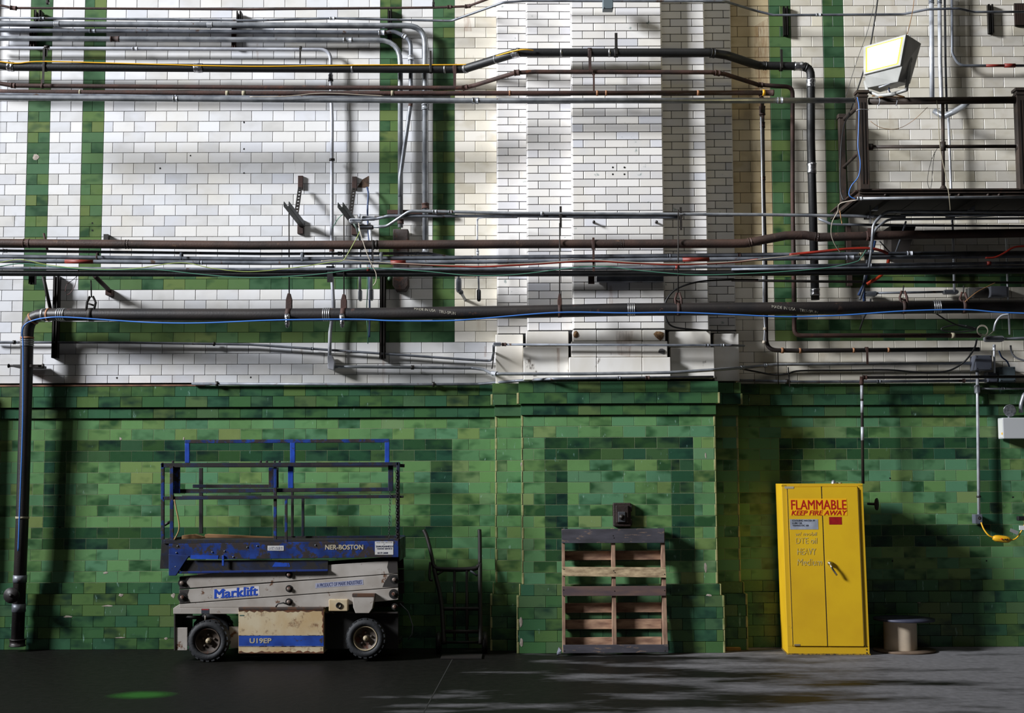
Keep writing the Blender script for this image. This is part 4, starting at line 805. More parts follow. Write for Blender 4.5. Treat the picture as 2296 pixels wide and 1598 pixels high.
cable('black_cable','thick black cable coming down from the top edge behind the floodlight',[(1969,-10,-.5),(1962,40,-.5),(1950,110,-.5),(1936,160,-.5),(1918,215,-.5),(1905,255,-.6),(1893,280,-.7),(1886,330,-.8),(1884,420,-.9),(1892,450,-.95)],1.7,BWIRE,-.6)
cable('grey_wire','thin grey wire hanging down left of the thick black cable',[(1960,10,-.3),(1945,70,-.3),(1920,140,-.3),(1897,215,-.3)],0.6,mat('grey_wire',(60,60,60),.5),-.3)
cable('tan_wire','thin tan wire running up from the top of the floodlight',[(2034,76,-1.2),(2040,55,-1.0),(2047,20,-.8),(2052,-20,-.7)],0.8,TAN,-1.)
cable('blue_wire','blue wire zip tied down the left front post of the balcony',[(1922,218,-1.32),(1926,240,-1.32),(1925,290,-1.32),(1924,330,-1.32),(1929,365,-1.32),(1925,395,-1.3),(1910,415,-1.28),(1904,430,-1.26),(1906,440,-1.26),(1918,446,-1.26)],1.2,BLUE,-1.3)
cable('thin_wire','thin brown wire looping across the white wall behind the balcony rail',[(1952,272,-.8),(1975,286,-.8),(2010,289,-.8),(2045,272,-.8),(2080,240,-.9)],0.6,TAN,-.8)
cable('thin_wire','two thin brown wires hanging from the middle rail of the balcony',[(2103,330,-1.1),(2090,355,-1.1),(2082,385,-1.1),(2080,410,-1.1),(2086,424,-1.1),(2090,400,-1.1),(2092,370,-1.1),(2096,340,-1.1)],0.6,STEEL,-1.1)
cable('pale_wire','long pale wire hanging through the balcony beside the middle post',[(2100,225,-1.26),(2104,260,-1.26),(2108,330,-1.26),(2122,400,-1.26),(2128,440,-1.28),(2131,472,-1.2)],0.9,ROPE,-1.2)
cable('thin_wire','thin wire sagging under the upper balcony conduit',[(2010,474,-.92),(2060,478,-.92),(2150,486,-.92),(2240,484,-.92),(2310,478,-.92)],0.8,GALVD,-.92)
cable('black_cable','dark wire hanging from the big pipe right of the balcony end into the wall',[(1952,670,-.5),(1948,690,-.5),(1936,715,-.4),(1928,738,-.3)],2.0,BWIRE,-.4)
cable('tan_wire','stiff tan wire sticking up from the hanger under the right conduits',[(2164,676,-.75),(2190,655,-.7),(2215,642,-.6),(2231,634,-.5)],1.0,TAN,-.7)
ST2=cable('bent_rod','thin black rod standing in front of the lower right conduits',[(1744,790,-.3),(1745,862,-.14)],1.2,STEEL,-.3,cat='rod')
cable('bent_rod','thin black rod with a bright tip beside the other rod on the lower right wall',[(1767,823,-.15),(1769,845,-.15),(1771,868,-.15)],1.4,STEEL,-.15,cat='rod')
rod=cable('hanger_rod','thin bright rod hanging from the balcony floor to the pipe clamp',[(1951,455,-.66),(1952,502,-.66)],1.3,GALV,-.66,cat='rod')
cable('conductor','dark conductor crossing the white tiles under the balcony',[(1972,540,-.4),(1990,560,-.4),(1994,566,-.4),(1986,576,-.42),(1970,578,-.42)],1.4,BWIRE,-.4)
m=MB(); pts=[P(1998,505,-.3),P(2054,505,-.3),P(2036,570,-.3),P(1999,570,-.3)]
MB().prism([(v.x,v.z) for v in reversed(pts)],-.3,-.02).build('support_plate',mat('plate_dark',(30,24,20),.7),None,'dark trapezoid steel plate on the wall under the balcony','plate')
box('support_plate','dark vertical flat bar on the wall under the balcony corner','plate',1899,505,1910,640,-.1,.08,BROWN,.002,False)
hm=MB(); L=[P(813,402,-.0),P(827,394,-.0),P(827,417,-.0),P(817,421,-.0),P(801,420,-.0)]; L=[v+Vector((0,-.0016,0)) for v in L]; hm.add(L,[list(range(5))]); hm.build('broken_hole',mat('hole_brown',(92,70,54),.9,c2=(50,38,32),vs=30),wl)
box('wall_plate','pale block on the wall behind the big pipe near the right edge, left one','wall plate',2172,645,2184,668,-.1,.1,mat('pale_grey',(100,100,98),.7),.003,False)
box('wall_plate','grey square block behind the big pipe near the right edge','wall plate',2222,641,2258,665,-.12,.12,mat('pale_blue_grey',(96,98,106),.6),.003,False)
MB().lathe(P(2184,656,-.2),(1,0,0),[(0,0),(0,.05),(.13,.05),(.13,0)],16).build('motor',mat('motor_grey',(70,66,64),.6),None,'grey cylindrical actuator between the pale blocks on the right','actuator')
# ---------------------------------------------------------------- steel balcony
Yf=-1.15; Yb=-.12
bal=thing('steel_balcony','small rusty steel balcony with pipe railing high on the right wall','balcony',P(2110,450,-.6))
BS=mat('balcony_steel',(62,50,42),.65,.1,c2=(42,35,31),vs=6,rust=.36,rc=(66,44,34),bump=.3)
a=P(1927,445,Yf); zt=P(2100,424,Yf).z; zb=a.z; xr=6.6; xl=a.x
MB().box(xl,xr,Yf,Yf+.02,zb,zt).box(xl,xr,Yf-.03,Yf+.05,zt-.014,zt).box(xl,xr,Yf-.03,Yf+.05,zb,zb+.012).box(xl,xr,Yf-.018,Yf,zb+.045,zb+.055).build('front_beam',BS,bal)
MB().box(xl,xl+.02,Yf+.02,Yb,zb,zt).box(xl-.03,xl+.05,Yf+.02,Yb,zt-.014,zt).box(xl-.03,xl+.05,Yf+.02,Yb,zb,zb+.012).build('side_beam',BROWN,bal)
for i in range(9): MB().box(xl+.02+i*.28,xl+.29+i*.28,Yf+.02,Yb,zb+.03,zb+.05).build('floor_plate',STEEL,bal)
for i in range(3): MB().box(xl+.3+i*.8,xl+.36+i*.8,Yf+.02,Yb,zb-.0,zb+.03).build('joist',STEEL,bal)
for x in (2005,2150,2170,2235,2260): MB().lathe(P(x-20,437,Yf),(0,-1,0),[(0,.014),(.012,.012),(.014,0)],8).build('rivet',BS,bal)
def post(x0,x1,ytop,ybot,Y,name='post'):
    q_=XZ(x0,ytop,x1,ybot,Y); p=Vector((q_[0],Y,q_[2])); q=Vector((q_[1],Y,q_[3])); w=(q.x-p.x); o=MB().box(p.x,q.x,Y,Y+.09,p.z,q.z).build(name,BS,bal,bevel=.004)
    MB().box(p.x-.012,q.x+.012,Y-.012,Y+.1,q.z-.012,q.z+.012).box(p.x-.006,q.x+.006,Y-.006,Y+.096,q.z-.05,q.z-.035).build('cap',BS,o)
    MB().box(p.x+w*.3,p.x+w*.38,Y-.004,Y,p.z+.05,q.z-.1).box(p.x+w*.62,p.x+w*.7,Y-.004,Y,p.z+.05,q.z-.1).build('groove',STEEL,o)
post(1926,1948,205,424,Yf-.04); post(2283,2305,200,424,Yf-.04)
q_=XZ(1884,262,1897,462,Yb-.05); p=Vector((q_[0],0,q_[2])); q=Vector((q_[1],0,q_[3])); MB().box(p.x,q.x,Yb-.05,Yb+.02,p.z,q.z).box(p.x-.01,q.x+.01,Yb-.06,Yb+.03,q.z-.01,q.z+.03).build('rear_post',BS,bal,bevel=.003)
MB().tube([P(1948,227,Yf),P(2290,224,Yf)],8.2*mpp(2100,225,Yf),12).build('top_rail',BS,bal)
MB().tube([P(1948,329,Yf),P(2290,328,Yf)],4*mpp(2100,328,Yf),10).lathe(P(1952,329,Yf),(1,0,0),[(-.02,0),(-.02,.03),(.02,.03),(.02,0)],10).lathe(P(2283,328,Yf),(1,0,0),[(-.02,0),(-.02,.03),(.02,.03),(.02,0)],10).build('middle_rail',BS,bal)
MB().tube([P(2114,230,Yf),P(2115,425,Yf)],3.8*mpp(2100,328,Yf),10).lathe(P(2114,328,Yf),(0,0,1),[(-.04,0),(-.04,.028),(.04,.028),(.04,0)],10).lathe(P(2115,424,Yf),(0,0,1),[(0,.035),(.01,.03),(.03,.02)],10).build('baluster',BS,bal)
MB().tube([P(1892,268,Yb),P(1932,232,Yf)],5*mpp(1910,250,Yf),10).build('side_rail',BS,bal)
MB().tube([P(1890,376,Yb),P(1930,338,Yf)],3.5*mpp(1910,350,Yf),10).build('side_rail',BROWN,bal)
cable('zip',None,[(1920,248,-1.3),(1928,245,-1.33),(1948,246,-1.31)],.8,WPIPE,-1.3,parent=bal)
for x,y in ((2011,205),(2051,205)):
    p=P(x-38,226,Yf); 
for i,x in enumerate((1973,2012)): MB().tube([P(x-2,218,Yf-.08),P(x,226,Yf-.1),P(x-3,237,Yf-.07)],.004,6).build('tie',WPIPE,bal)
for x in (1966,2239): 
    x_=x if x<2000 else 2182
    MB().prism([(P(x_+4,474,-.9).x,P(x_,474,-.9).z),(P(x_+4,474,-.9).x,P(x_,461,-.9).z),(P(x_-18,474,-.9).x,P(x_,474,-.9).z)][::-1] if False else [(P(x_+79-79,462,-.9).x,P(x_,462,-.9).z),(P(x_-14,473,-.9).x,P(x_,473,-.9).z),(P(x_,473,-.9).x,P(x_,473,-.9).z)],-.95,-.9).build('gusset',GALVD,bal)
# ---------------------------------------------------------------- floodlight
fl_=thing('floodlight','grey box floodlight glowing on the balcony rail','floodlight',P(1998,212,-1.2))
HG=mat('floodlight_grey',(176,176,172),.45,.05,c2=(160,160,156),vs=5)
def q4(u,v,Y): return P(1690+u/3.789,v/3.789,Y)
hp_=[q4(945,400,-1.16),q4(1310,295,-1.60),q4(1225,695,-1.50),q4(955,748,-1.12),q4(1130,360,-.98),q4(1425,368,-1.3),q4(1330,712,-1.28),q4(1070,785,-.98),q4(945,640,-1.18),q4(1262,560,-1.60)]
bm=bmesh.new(); [bm.verts.new(v) for v in hp_]; r_=bmesh.ops.convex_hull(bm,input=bm.verts)
bmesh.ops.dissolve_limit(bm,angle_limit=.06,verts=bm.verts,edges=bm.edges)
m=MB(); bm.verts.index_update(); bm.verts.ensure_lookup_table(); m.add([v.co.copy() for v in bm.verts],[[v.index for v in f.verts] for f in bm.faces]); bm.free(); m.build('housing',HG,fl_,bevel=.008)
A_,B_,C_,D_=hp_[0],hp_[1],hp_[9],hp_[8]; nrm=(B_-A_).cross(D_-A_).normalized(); 
if nrm.y>0: nrm=-nrm
def quad(s0,off):
    c=(A_+B_+C_+D_)/4; return [c+(v-c)*s0+nrm*off for v in (A_,B_,C_,D_)]
o1=quad(.985,.022); i1=quad(.87,.022); bk=quad(.985,-.01)
m=MB(); m.add(o1+i1+bk,[(i,(i+1)%4,4+(i+1)%4,4+i) for i in range(4)]+[(8+i,8+(i+1)%4,(i+1)%4,i) for i in range(4)]); m.build('lens_frame',HG,fl_)
lens=newmat('lamp_lens'); nt=lens[1]; e=lens[2]; e.inputs['Base Color'].default_value=(.9,.85,.5,1); e.inputs['Emission Strength'].default_value=30; e.inputs['Emission Color'].default_value=(1,.86,.42,1)
m=MB(); m.add(quad(.78,.024),[(0,1,2,3)]); m.build('lens',lens[0],fl_)
m=MB(); m.add(quad(.87,.0205)+quad(.78,.022),[(i,(i+1)%4,4+(i+1)%4,4+i) for i in range(4)]); m.build('lens_rim',mat('lens_rim_glow',(240,225,60),.4,emis=((245,235,40),1.0)),fl_)
MB().tube([q4(1062,742,-1.36),q4(1160,712,-1.4)],.008,6).build('latch',SILV,fl_)
MB().tube([q4(1150,745,-1.36),q4(1148,765,-1.36),q4(1160,785,-1.36)],.006,6).build('hook',NAVY,fl_)
MB().tube([q4(1325,300,-1.44),q4(1330,400,-1.44),q4(1330,500,-1.42)],.005,6).build('cord',WPIPE,fl_)
MB().lathe(q4(1322,508,-1.42),(.8,-.5,0),[(-.01,.03),(.02,.03),(.025,.02),(.03,0)],12).build('pivot',HG,fl_)
MB().tube([q4(1322,508,-1.44),q4(1315,650,-1.42),q4(1295,765,-1.38),q4(1180,800,-1.3),q4(1060,812,-1.22),q4(965,770,-1.14),q4(948,690,-1.1)],.018,8).build('yoke',HG,fl_)
cable('cable_nest','tangle of tan and black cable lying on the balcony rail under the floodlight',[(1955,215,-1.2),(1975,214,-1.2),(1990,211,-1.22),(2010,213,-1.2),(2028,218,-1.2),(2000,217,-1.24),(1970,218,-1.24)],1.6,TAN,-1.2)
# ---------------------------------------------------------------- yellow cabinet
FL=G(1766,1467); FR=G(1950,1468); ex=(FR-FL); cw=ex.length; ex.normalize(); ey=Vector((-ex.y,ex.x,0)); hz=P(1850,1084,FL.y).z; 
tilt=-.016; ez=Vector((tilt,0,1)); CM=Matrix(((ex.x,ey.x,ez.x,FL.x),(ex.y,ey.y,ez.y,FL.y),(0,0,ez.z,0),(0,0,0,1)))
YP=mat('yellow_cabinet_paint',(208,168,20),.5,c2=(196,154,20),vs=2.5,rust=.2,rc=(120,98,36),rs=16)
YE=mat('yellow_worn_edge',(196,156,24),.5,rust=.31,rc=(60,46,30),rs=26)
cab=thing('safety_cabinet','tall yellow flammable liquids cabinet with two doors and red lettering','cabinet',FL+ex*cw/2+ey*.23)
dp=.46
MB(CM).box(0,cw,.004,dp,.0,hz).build('body',YP,cab,bevel=.004)
x=lambda px:(px-1766)/(1950-1766)*cw
z=lambda py:(1467-py)/(1467-1084)*hz
MB(CM).box(0,cw,-.012,.01,0,z(1449)).box(0,x(1778)+.0,-.012,.01,z(1449),hz-.01).box(cw-.045,cw,-.012,.01,z(1449),hz-.01).box(0,cw,-.012,.01,z(1091),hz).build('frame',YE,cab,bevel=.003)
MB(CM).box(-.006,cw+.006,-.015,dp,0,.012).build('base_edge',mat('rusty_black_edge',(44,34,26),.8,c2=(150,120,30),vs=40),cab)
mid=x(1856)
dd=[]
for (a,b) in ((.052,mid-.003),(mid+.003,cw-.052)):
    d_=MB(CM).box(a,b,-.024,.004,z(1447.5),z(1091.5)).build('door',YP,cab,bevel=.003); dd.append(d_)
for xx in (.047,cw-.049): MB(CM).box(xx-.002,xx+.002,-.026,-.01,z(1445),z(1095)).build('piano_hinge',mat('hinge_brass',(160,140,70),.4,.6),cab)
MB(CM).box(mid-.0022,mid+.0022,-.0245,-.01,z(1446),z(1090)).build('door_gap',HB,cab)
hd=MB(CM).lathe((x(1867.5),-.024,z(1263)),(0,-1,0),[(0,.024),(.02,.022),(.035,.014),(.04,0)],14).build('handle',mat('chrome',(205,205,205),.15,1),dd[1],label='chrome handle')
hs=MB(CM); hs.tube([(x(1867),-.055,z(1263)),(x(1871),-.075,z(1274)),(x(1881),-.07,z(1289))],.01,8).build('lever',mat('chrome',(205,205,205)),hd)
R2=mat('sign_red',(165,16,12),.5); SG=mat('sign_yellow',(228,168,16),.45)
def pl(u0,v0,off): return lambda u,v,w: CM@Vector((u0+u,-.0255-off,v0+v))
MB(CM).box(x(1783),x(1911.5),-.0256,-.023,z(1156),z(1118)).build('warning_sign',SG,dd[0])
text('FLAMMABLE',R2,dd[0],pl(x(1785.5),z(1142),.001),bold=.012,width=x(1910)-x(1785.5),height=z(1121)-z(1142))
text('KEEP FIRE AWAY',R2,dd[0],pl(x(1785.5),z(1155),.001),bold=.02,width=x(1911)-x(1785.5),height=z(1144.5)-z(1155),shear=.25)
MB(CM).box(x(1781),x(1845),-.0256,-.023,z(1187),z(1164)).build('contents_label',mat('label_silver',(176,182,196),.35,.3,c2=(140,146,158),vs=12),dd[0])
LB=mat('label_ink',(40,44,56),.7)
text('COOLING WATER PP',LB,dd[0],pl(x(1786.5),z(1169),.001),width=x(1838)-x(1786.5),height=.015,bold=.01); text('LUBE OIL',LB,dd[0],pl(x(1786.5),z(1174.6),.001),width=x(1809)-x(1786.5),height=.015,bold=.01); text('TERRESTIC 68',LB,dd[0],pl(x(1786.5),z(1180),.001),width=x(1823)-x(1786.5),height=.015,bold=.01)
CHK=mat('chalk_grey',(178,164,112),.8,rust=.5,rc=(196,158,24),rs=60)
text('w/ mobil',CHK,dd[0],pl(x(1792),z(1201),.001),width=x(1841)-x(1792),height=.034,shear=.1); text('DTE oil',CHK,dd[0],pl(x(1793),z(1219),.001),width=x(1841)-x(1793),height=.055,shear=.05)
text('HEAVY',CHK,dd[0],pl(x(1795),z(1244),.001),width=x(1838)-x(1795),height=.06,shear=.1); text('Medium',CHK,dd[0],pl(x(1794),z(1268),.001),width=x(1850)-x(1794),height=.062,shear=.15)
MB(CM).box(x(1870),x(1898.5),-.0256,-.023,z(1176),z(1159)).build('red_label',mat('label_red',(150,24,26),.4,c2=(130,20,24),vs=20),dd[1])
MB(CM).box(x(1772),x(1793),-.0262,-.023,z(1095),z(1090)).build('tape_piece',ROPE,dd[0]); MB(CM).box(x(1781),x(1794),-.0262,-.023,z(1446.5),z(1443)).build('tape_piece',mat('grey_tape',(120,110,90),.6),dd[0])
for zz in (z(1448),z(1455),z(1462)): MB(CM).lathe((cw-.028,-.012,zz),(0,-1,0),[(0,.007),(.003,.006),(.003,0)],8).build('rivet',BROWN,cab)
MB(CM).lathe((x(1888),.1,hz),(0,0,1),[(0,.022),(.012,.02),(.03,.012),(.034,0)],10).build('vent_cap',GALV,cab)
MB(CM).lathe((x(1902),.14,hz),(0,0,1),[(0,.03),(.01,.03),(.01,0)],12).build('vent_cap',ROPE,cab)
# ---------------------------------------------------------------- cable spool
c=G(2016,1454); c.y=-.37; k=mpp(2010,1440,c.y)
sp=thing('cable_spool','small cable spool with a pale drum and dark top disc standing by the cabinet','cable spool',c)
hs=P(2004,1386,c.y).z
TANW=mat('spool_plywood',(110,92,76),.85,c2=(84,68,54),vs=6); DRM=mat('spool_drum',(222,204,180),.75,c2=(204,186,164),vs=5)
MB().lathe(c,(0,0,1),[(0,0),(0,.285),(.018,.285),(.018,0)],40).build('bottom_flange',TANW,sp)
MB().lathe(c+Vector((-.035,0,0)),(0,0,1),[(.018,.152),(hs-.014,.152)],32).build('drum',DRM,sp)
MB().lathe(c+Vector((.0,0,0)),(0.01,0,1),[(hs-.016,0),(hs-.016,.28),(hs+.004,.28),(hs+.004,.04),(hs-.003,.03),(hs-.003,0)],40).build('top_flange',mat('spool_dark_top',(58,60,78),.5,c2=(44,44,56),vs=6),sp)
# ---------------------------------------------------------------- pallet
WD=[mat('pallet_slate',(66,64,72),.85,c2=(48,46,52),vs=4,rust=.38,rc=(110,92,80),stretch=(1,1,4)),mat('pallet_bare',(190,168,134),.85,c2=(128,108,82),vs=10,stretch=(1,1,3)),mat('pallet_brown',(172,138,112),.85,c2=(116,86,70),vs=6,stretch=(1,1,4)),mat('pallet_dark',(72,58,62),.85,c2=(96,74,66),vs=5,stretch=(1,1,4)),mat('pallet_stringer',(156,126,104),.85,c2=(112,84,70),vs=7,stretch=(3,1,1))]
pb=G(1380,1469.5); yb=-.93 if False else pb.y
pal=thing('wooden_pallet','weathered wooden pallet leaning against the green pilaster','pallet',P(1380,1466,-.66))
Ybot,Ytop=-.61,-.555
def pp(u,v,off):
    px=1220+u/3.994; py=1100+v/3.994; t=(v-335)/(1450-335); Y=Ytop+(Ybot-Ytop)*t; p=P(px,py,Y); p.y+=off; p.z=max(p.z,.002); return p
def board(poly,o0,o1,mt,name):
    fr_=[pp(u,v,o0) for u,v in poly]; n=len(fr_); m=MB(); bk=[p+Vector((0,o1-o0,0)) for p in fr_]
    m.add(fr_+bk,[list(range(n)),list(range(2*n-1,n-1,-1))]+[(i,i+n,(i+1)%n+n,(i+1)%n) for i in range(n)]); m.build(name,mt,pal,bevel=.002)
board([(155,345),(1075,335),(1075,465),(158,468)],-.02,0,WD[0],'deck_board'); board([(158,680),(1088,685),(1092,776),(162,762)],-.02,0,WD[1],'deck_board'); board([(162,855),(1090,850),(1090,938),(164,940)],-.02,0,WD[3],'deck_board'); board([(168,1378),(1110,1375),(1112,1446),(172,1452)],-.02,0,WD[0],'deck_board')
board([(160,345),(185,345),(192,1450),(166,1450)],.0,.10,WD[4],'stringer'); board([(602,340),(635,340),(652,1448),(616,1448)],.0,.10,WD[4],'stringer'); board([(1046,340),(1078,340),(1110,1446),(1070,1446)],.0,.10,WD[4],'stringer')
for (a,b,c_,d,mt) in ((545,540,622,628,WD[2]),(1015,1008,1096,1102,WD[2]),(1165,1155,1246,1250,WD[2]),(1325,1318,1400,1405,WD[2])): board([(175,a),(1062,b),(1062,c_),(175,d)],.10,.118,mt,'back_board')
board([(175,345),(1062,345),(1062,410),(175,410)],.10,.118,WD[0],'back_board')
for u,v in ((615,400),(622,420),(620,715),(632,730),(175,700),(1075,745),(1078,1430),(180,1430),(628,895),(172,885),(1075,890)): 
    p=pp(u,v,-.021); MB().lathe(p,(0,-1,0),[(0,.005),(.002,.004),(.002,0)],6).build('nail',STEEL,pal)
# crumpled plastic and a block of wood
c=G(1253,1472); rr=random.Random(4); m=MB(); L=[(c.x+rr.uniform(-.028,.028),c.y+rr.uniform(-.03,.03),max(.004,rr.uniform(0,.095))) for i in range(16)]
bm=bmesh.new(); [bm.verts.new(v) for v in L]; bmesh.ops.convex_hull(bm,input=bm.verts); bmesh.ops.delete(bm,geom=[v for v in bm.verts if not v.link_faces],context='VERTS'); bm.verts.index_update(); m.add([v.co.copy() for v in bm.verts],[[v.index for v in f.verts] for f in bm.faces]); bm.free()
m.build('plastic_scrap',mat('crumpled_plastic',(190,195,215),.2,.3),None,'crumpled clear plastic scrap at the left foot of the pallet','plastic scrap')
c=G(1643,1458); MB().box(c.x-.075,c.x+.07,c.y-.03,c.y+.05,0,.03,R=Matrix.Rotation(.12,3,'Z')).build('wood_block',mat('block_wood',(150,118,66),.8,c2=(120,92,50),vs=8),None,'small wooden block on the floor in the shade right of the pilaster','wood block',bevel=.003)
# spot of green light on the floor, painted as a translucent tint
blm,nt,b=newmat('green_light_tint'); b.inputs['Base Color'].default_value=srgb((38,96,26)); b.inputs['Roughness'].default_value=.4
tc=nd(nt,'ShaderNodeTexCoord'); sv=nd(nt,'ShaderNodeVectorMath',operation='LENGTH'); ml=nd(nt,'ShaderNodeVectorMath',operation='MULTIPLY'); ml.inputs[1].default_value=(1/.33,1/.26,0); nt.links.new(tc.outputs['Object'],ml.inputs[0]); nt.links.new(ml.outputs[0],sv.inputs[0])
nt.links.new(mth(nt,'MULTIPLY',mth(nt,'SUBTRACT',1.0,step(nt,mth(nt,'ADD',sv.outputs['Value'],mth(nt,'MULTIPLY',noise(nt,tc.outputs['Object'],4,3),.3)),.45,1.1)),.85),b.inputs['Alpha'])
c=G(318,1558); m=MB(); m.add([(c.x-.36,c.y-.34,.0015),(c.x+.36,c.y-.34,.0015),(c.x+.36,c.y+.34,.0015),(c.x-.36,c.y+.34,.0015)],[(0,1,2,3)]); o=m.build('light_patch',blm,floor)
# ---------------------------------------------------------------- scissor lift
Wp=mat('lift_white',(170,164,158),.5,c2=(146,138,130),vs=4,rust=.35,rc=(92,58,34),rs=11)
Wr=mat('lift_white_rusty',(190,176,148),.55,c2=(176,150,110),vs=5,rust=.38,rc=(112,66,34),rs=13,stretch=(1,1,.8),rc2=(70,42,26),soft=.07)
Bp=mat('lift_blue',(27,58,132),.42,c2=(18,36,84),vs=6,rust=.50,rc=(26,22,24),rs=8,rc2=(40,28,26))
Bd=mat('lift_blue_dark',(22,34,66),.5,c2=(18,18,26),vs=5,rust=.5,rc=(22,18,18),rs=7)
Bb=mat('lift_blue_bright',(34,74,176),.4,c2=(28,60,140),vs=8,rust=.36,rc=(30,26,32),rs=14)
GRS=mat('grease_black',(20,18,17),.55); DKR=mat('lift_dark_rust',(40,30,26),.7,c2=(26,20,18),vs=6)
Lf=G(465,1485).y+.0; Yl=Lf+.06   # front plane of the machine
Yk=Yl+.74
lift=thing('scissor_lift','small blue and white scissor lift with rusty battery box parked by the green wall','scissor lift',Vector((P(630,1450,Yl).x,(Yl+Yk)/2,0)))
def A(u,v,Y=Yl): return P(340+u/3.827,1180+v/3.827,Y)
def A1(u,v,Y=Yl): return P(340+u/3.9586,960+v/3.9586,Y)
def pr(name,poly,y0,y1,mt,parent=lift,Q=A,bevel=.003,label=None):
    return MB().prism([(Q(u,v).x,Q(u,v).z) for u,v in poly],y0,y1).build(name,mt,parent,bevel=bevel)
def bx(name,u0,v0,u1,v1,y0,y1,mt,parent=lift,Q=A,bevel=.003): 
    return pr(name,[(u0,v1),(u1,v1),(u1,v0),(u0,v0)],y0,y1,mt,parent,Q,bevel)
# chassis
bx('chassis_rail',185,700,757,750,Yl,Yl+.05,Wp); pr('chassis_top',[(185,700),(235,668),(1490,660),(1490,700)],Yl+.012,Yk-.02,Wp)
bx('chassis_rail',185,705,2110,750,Yk-.05,Yk,DKR); bx('end_plate',186,750,200,1068,Yl+.02,Yk-.05,DKR); bx('fender_plate',190,870,300,1066,Yl+.03,Yl+.045,Wp)
pr('inner_plate',[(640,870),(755,870),(755,1060),(650,1058)],Yl+.12,Yl+.13,Wp)
bx('chassis_side',1482,742,2112,1058,Yl+.06,Yl+.10,GRS); bx('chassis_bed',190,1000,2110,1040,Yl+.30,Yk-.2,GRS); bx('tow_bar',1480,735,2112,750,Yl+.02,Yl+.06,DKR)
for v in (960,): MB().tube([A(470,v,Yl+.1),A(500,930,Yk-.1)],.03,10).build('axle',GRS,lift); MB().tube([A(1832,965,Yl+.1),A(1842,930,Yk-.1)],.03,10).build('axle',GRS,lift)
MB().tube([A(275,868,Yl+.2),A(280,800,Yl+.2),A(310,780,Yl+.2),A(420,780,Yl+.2)],.016,8).build('tie_pipe',GRS,lift)
MB().tube([A(461,755,Yl+.02),A(461,806,Yl+.02)],.007,8).build('grease_rod',Wp,lift)
# battery box
bb=bx('battery_box',752,702,1480,1084,Yl-.035,Yl+.4,Wr); bx('blue_stripe',754,928,1480,1026,Yl-.037,Yl-.03,mat('stripe_blue',(34,72,160),.45,c2=(24,52,124),vs=6,rust=.38,rc=(52,40,36),rs=12),bb,bevel=0)
bx('box_lid',752,690,1482,712,Yl-.04,Yl+.4,mat('lid_dark',(60,48,42),.7,rust=.5,rc=(80,52,34)),bb)
RSM=mat('battery_box_rust',(104,60,32),.85,c2=(64,40,28),vs=14)
rr_=random.Random(9)
def fringe(pts0,dirv,amp):
    out=[]
    for i,(u,v) in enumerate(pts0): k9=rr_.uniform(.25,1)*amp; out.append((u+dirv[0]*k9,v+dirv[1]*k9))
    return out
top_=[(754+i*22,712) for i in range(34)]; pr('rust_edge',top_+fringe(top_,(0,1),24)[::-1],Yl-.0362,Yl-.035,RSM,bb,bevel=0)
rt_=[(1480,712+i*18) for i in range(12)]; pr('rust_edge',rt_+fringe(rt_,(-1,0),18)[::-1],Yl-.0363,Yl-.035,RSM,bb,bevel=0)
bt_=[(754+i*22,1084) for i in range(34)]; pr('rust_edge',bt_+fringe(bt_,(0,-1),24)[::-1],Yl-.0362,Yl-.035,RSM,bb,bevel=0)
for v in (930,1024): bx('trim_line',754,v-2,1480,v+2,Yl-.038,Yl-.03,mat('worn_line',(150,140,124),.6,rust=.45,rc=(60,44,34),rs=20),bb,bevel=0)
def fl3(u0,v0,Y,sl=0.0):
    a=A(u0,v0,Y)
    return lambda u,v,w: Vector((a.x+u,Y,a.z+v+u*sl))
kk=mpp(600,1400,Yl)/3.827
STC=mat('stencil_worn',(168,158,136),.6,rust=.38,rc=(80,60,50),rs=30)
text('U19EP',STC,bb,fl3(842,1000,Yl-.0385),width=183*kk,height=40*kk,bold=.03)
bx('decal_dash',762,755,800,764,Yl-.0365,Yl-.035,mat('decal_green',(60,90,84),.6),bb,bevel=0)
# scissor arms, three bands of paired parallel plates
for nm,poly in (('scissor_arm',[(235,535),(2112,402),(2106,290),(1510,330),(640,395),(240,430)]),('scissor_arm',[(235,661),(2112,521),(2112,408),(235,545)]),('scissor_arm',[(235,695),(1500,692),(2115,628),(2115,527),(235,668)])):
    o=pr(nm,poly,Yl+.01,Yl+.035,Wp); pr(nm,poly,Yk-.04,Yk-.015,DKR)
for (y0,y1) in (((235,538),(2112,405)),((235,664),(2112,524))):
    a=A(*y0,Yl+.015); b=A(*y1,Yl+.015); pr('arm_gap',[(y0[0],y0[1]+4),(y1[0],y1[1]+4),(y1[0],y1[1]-4),(y0[0],y0[1]-4)],Yl+.02,Yl+.06,GRS,bevel=0)
for (u,v,r) in ((1180,412,38),(1180,532,38),(1178,646,38),(262,484,44),(266,606,52),(2082,455,46),(2078,578,52),(2085,688,36)):
    c=A(u,v,Yl+.01); o=MB().lathe(c,(0,-1,0),[(0,r*.8*kk),(.004,r*.8*kk),(.0041,r*.6*kk),(.008,r*.58*kk),(.0081,0)],20).build('pivot_boss',GRS,lift,flat=True)
    MB().lathe(c+Vector((0,-.008,0)),(0,-1,0),[(0,17*kk),(.014,17*kk),(.017,13*kk),(.017,0)],12).build('pin',mat('pin_metal',(130,116,108),.5,.6,rust=.5),o)
    MB().tube([A(u,v,Yl+.04),A(u,v,Yk-.05)],.022,8).build('cross_tube',GRS,lift)
GRP=mat('grease_smear',(44,40,38),.6)
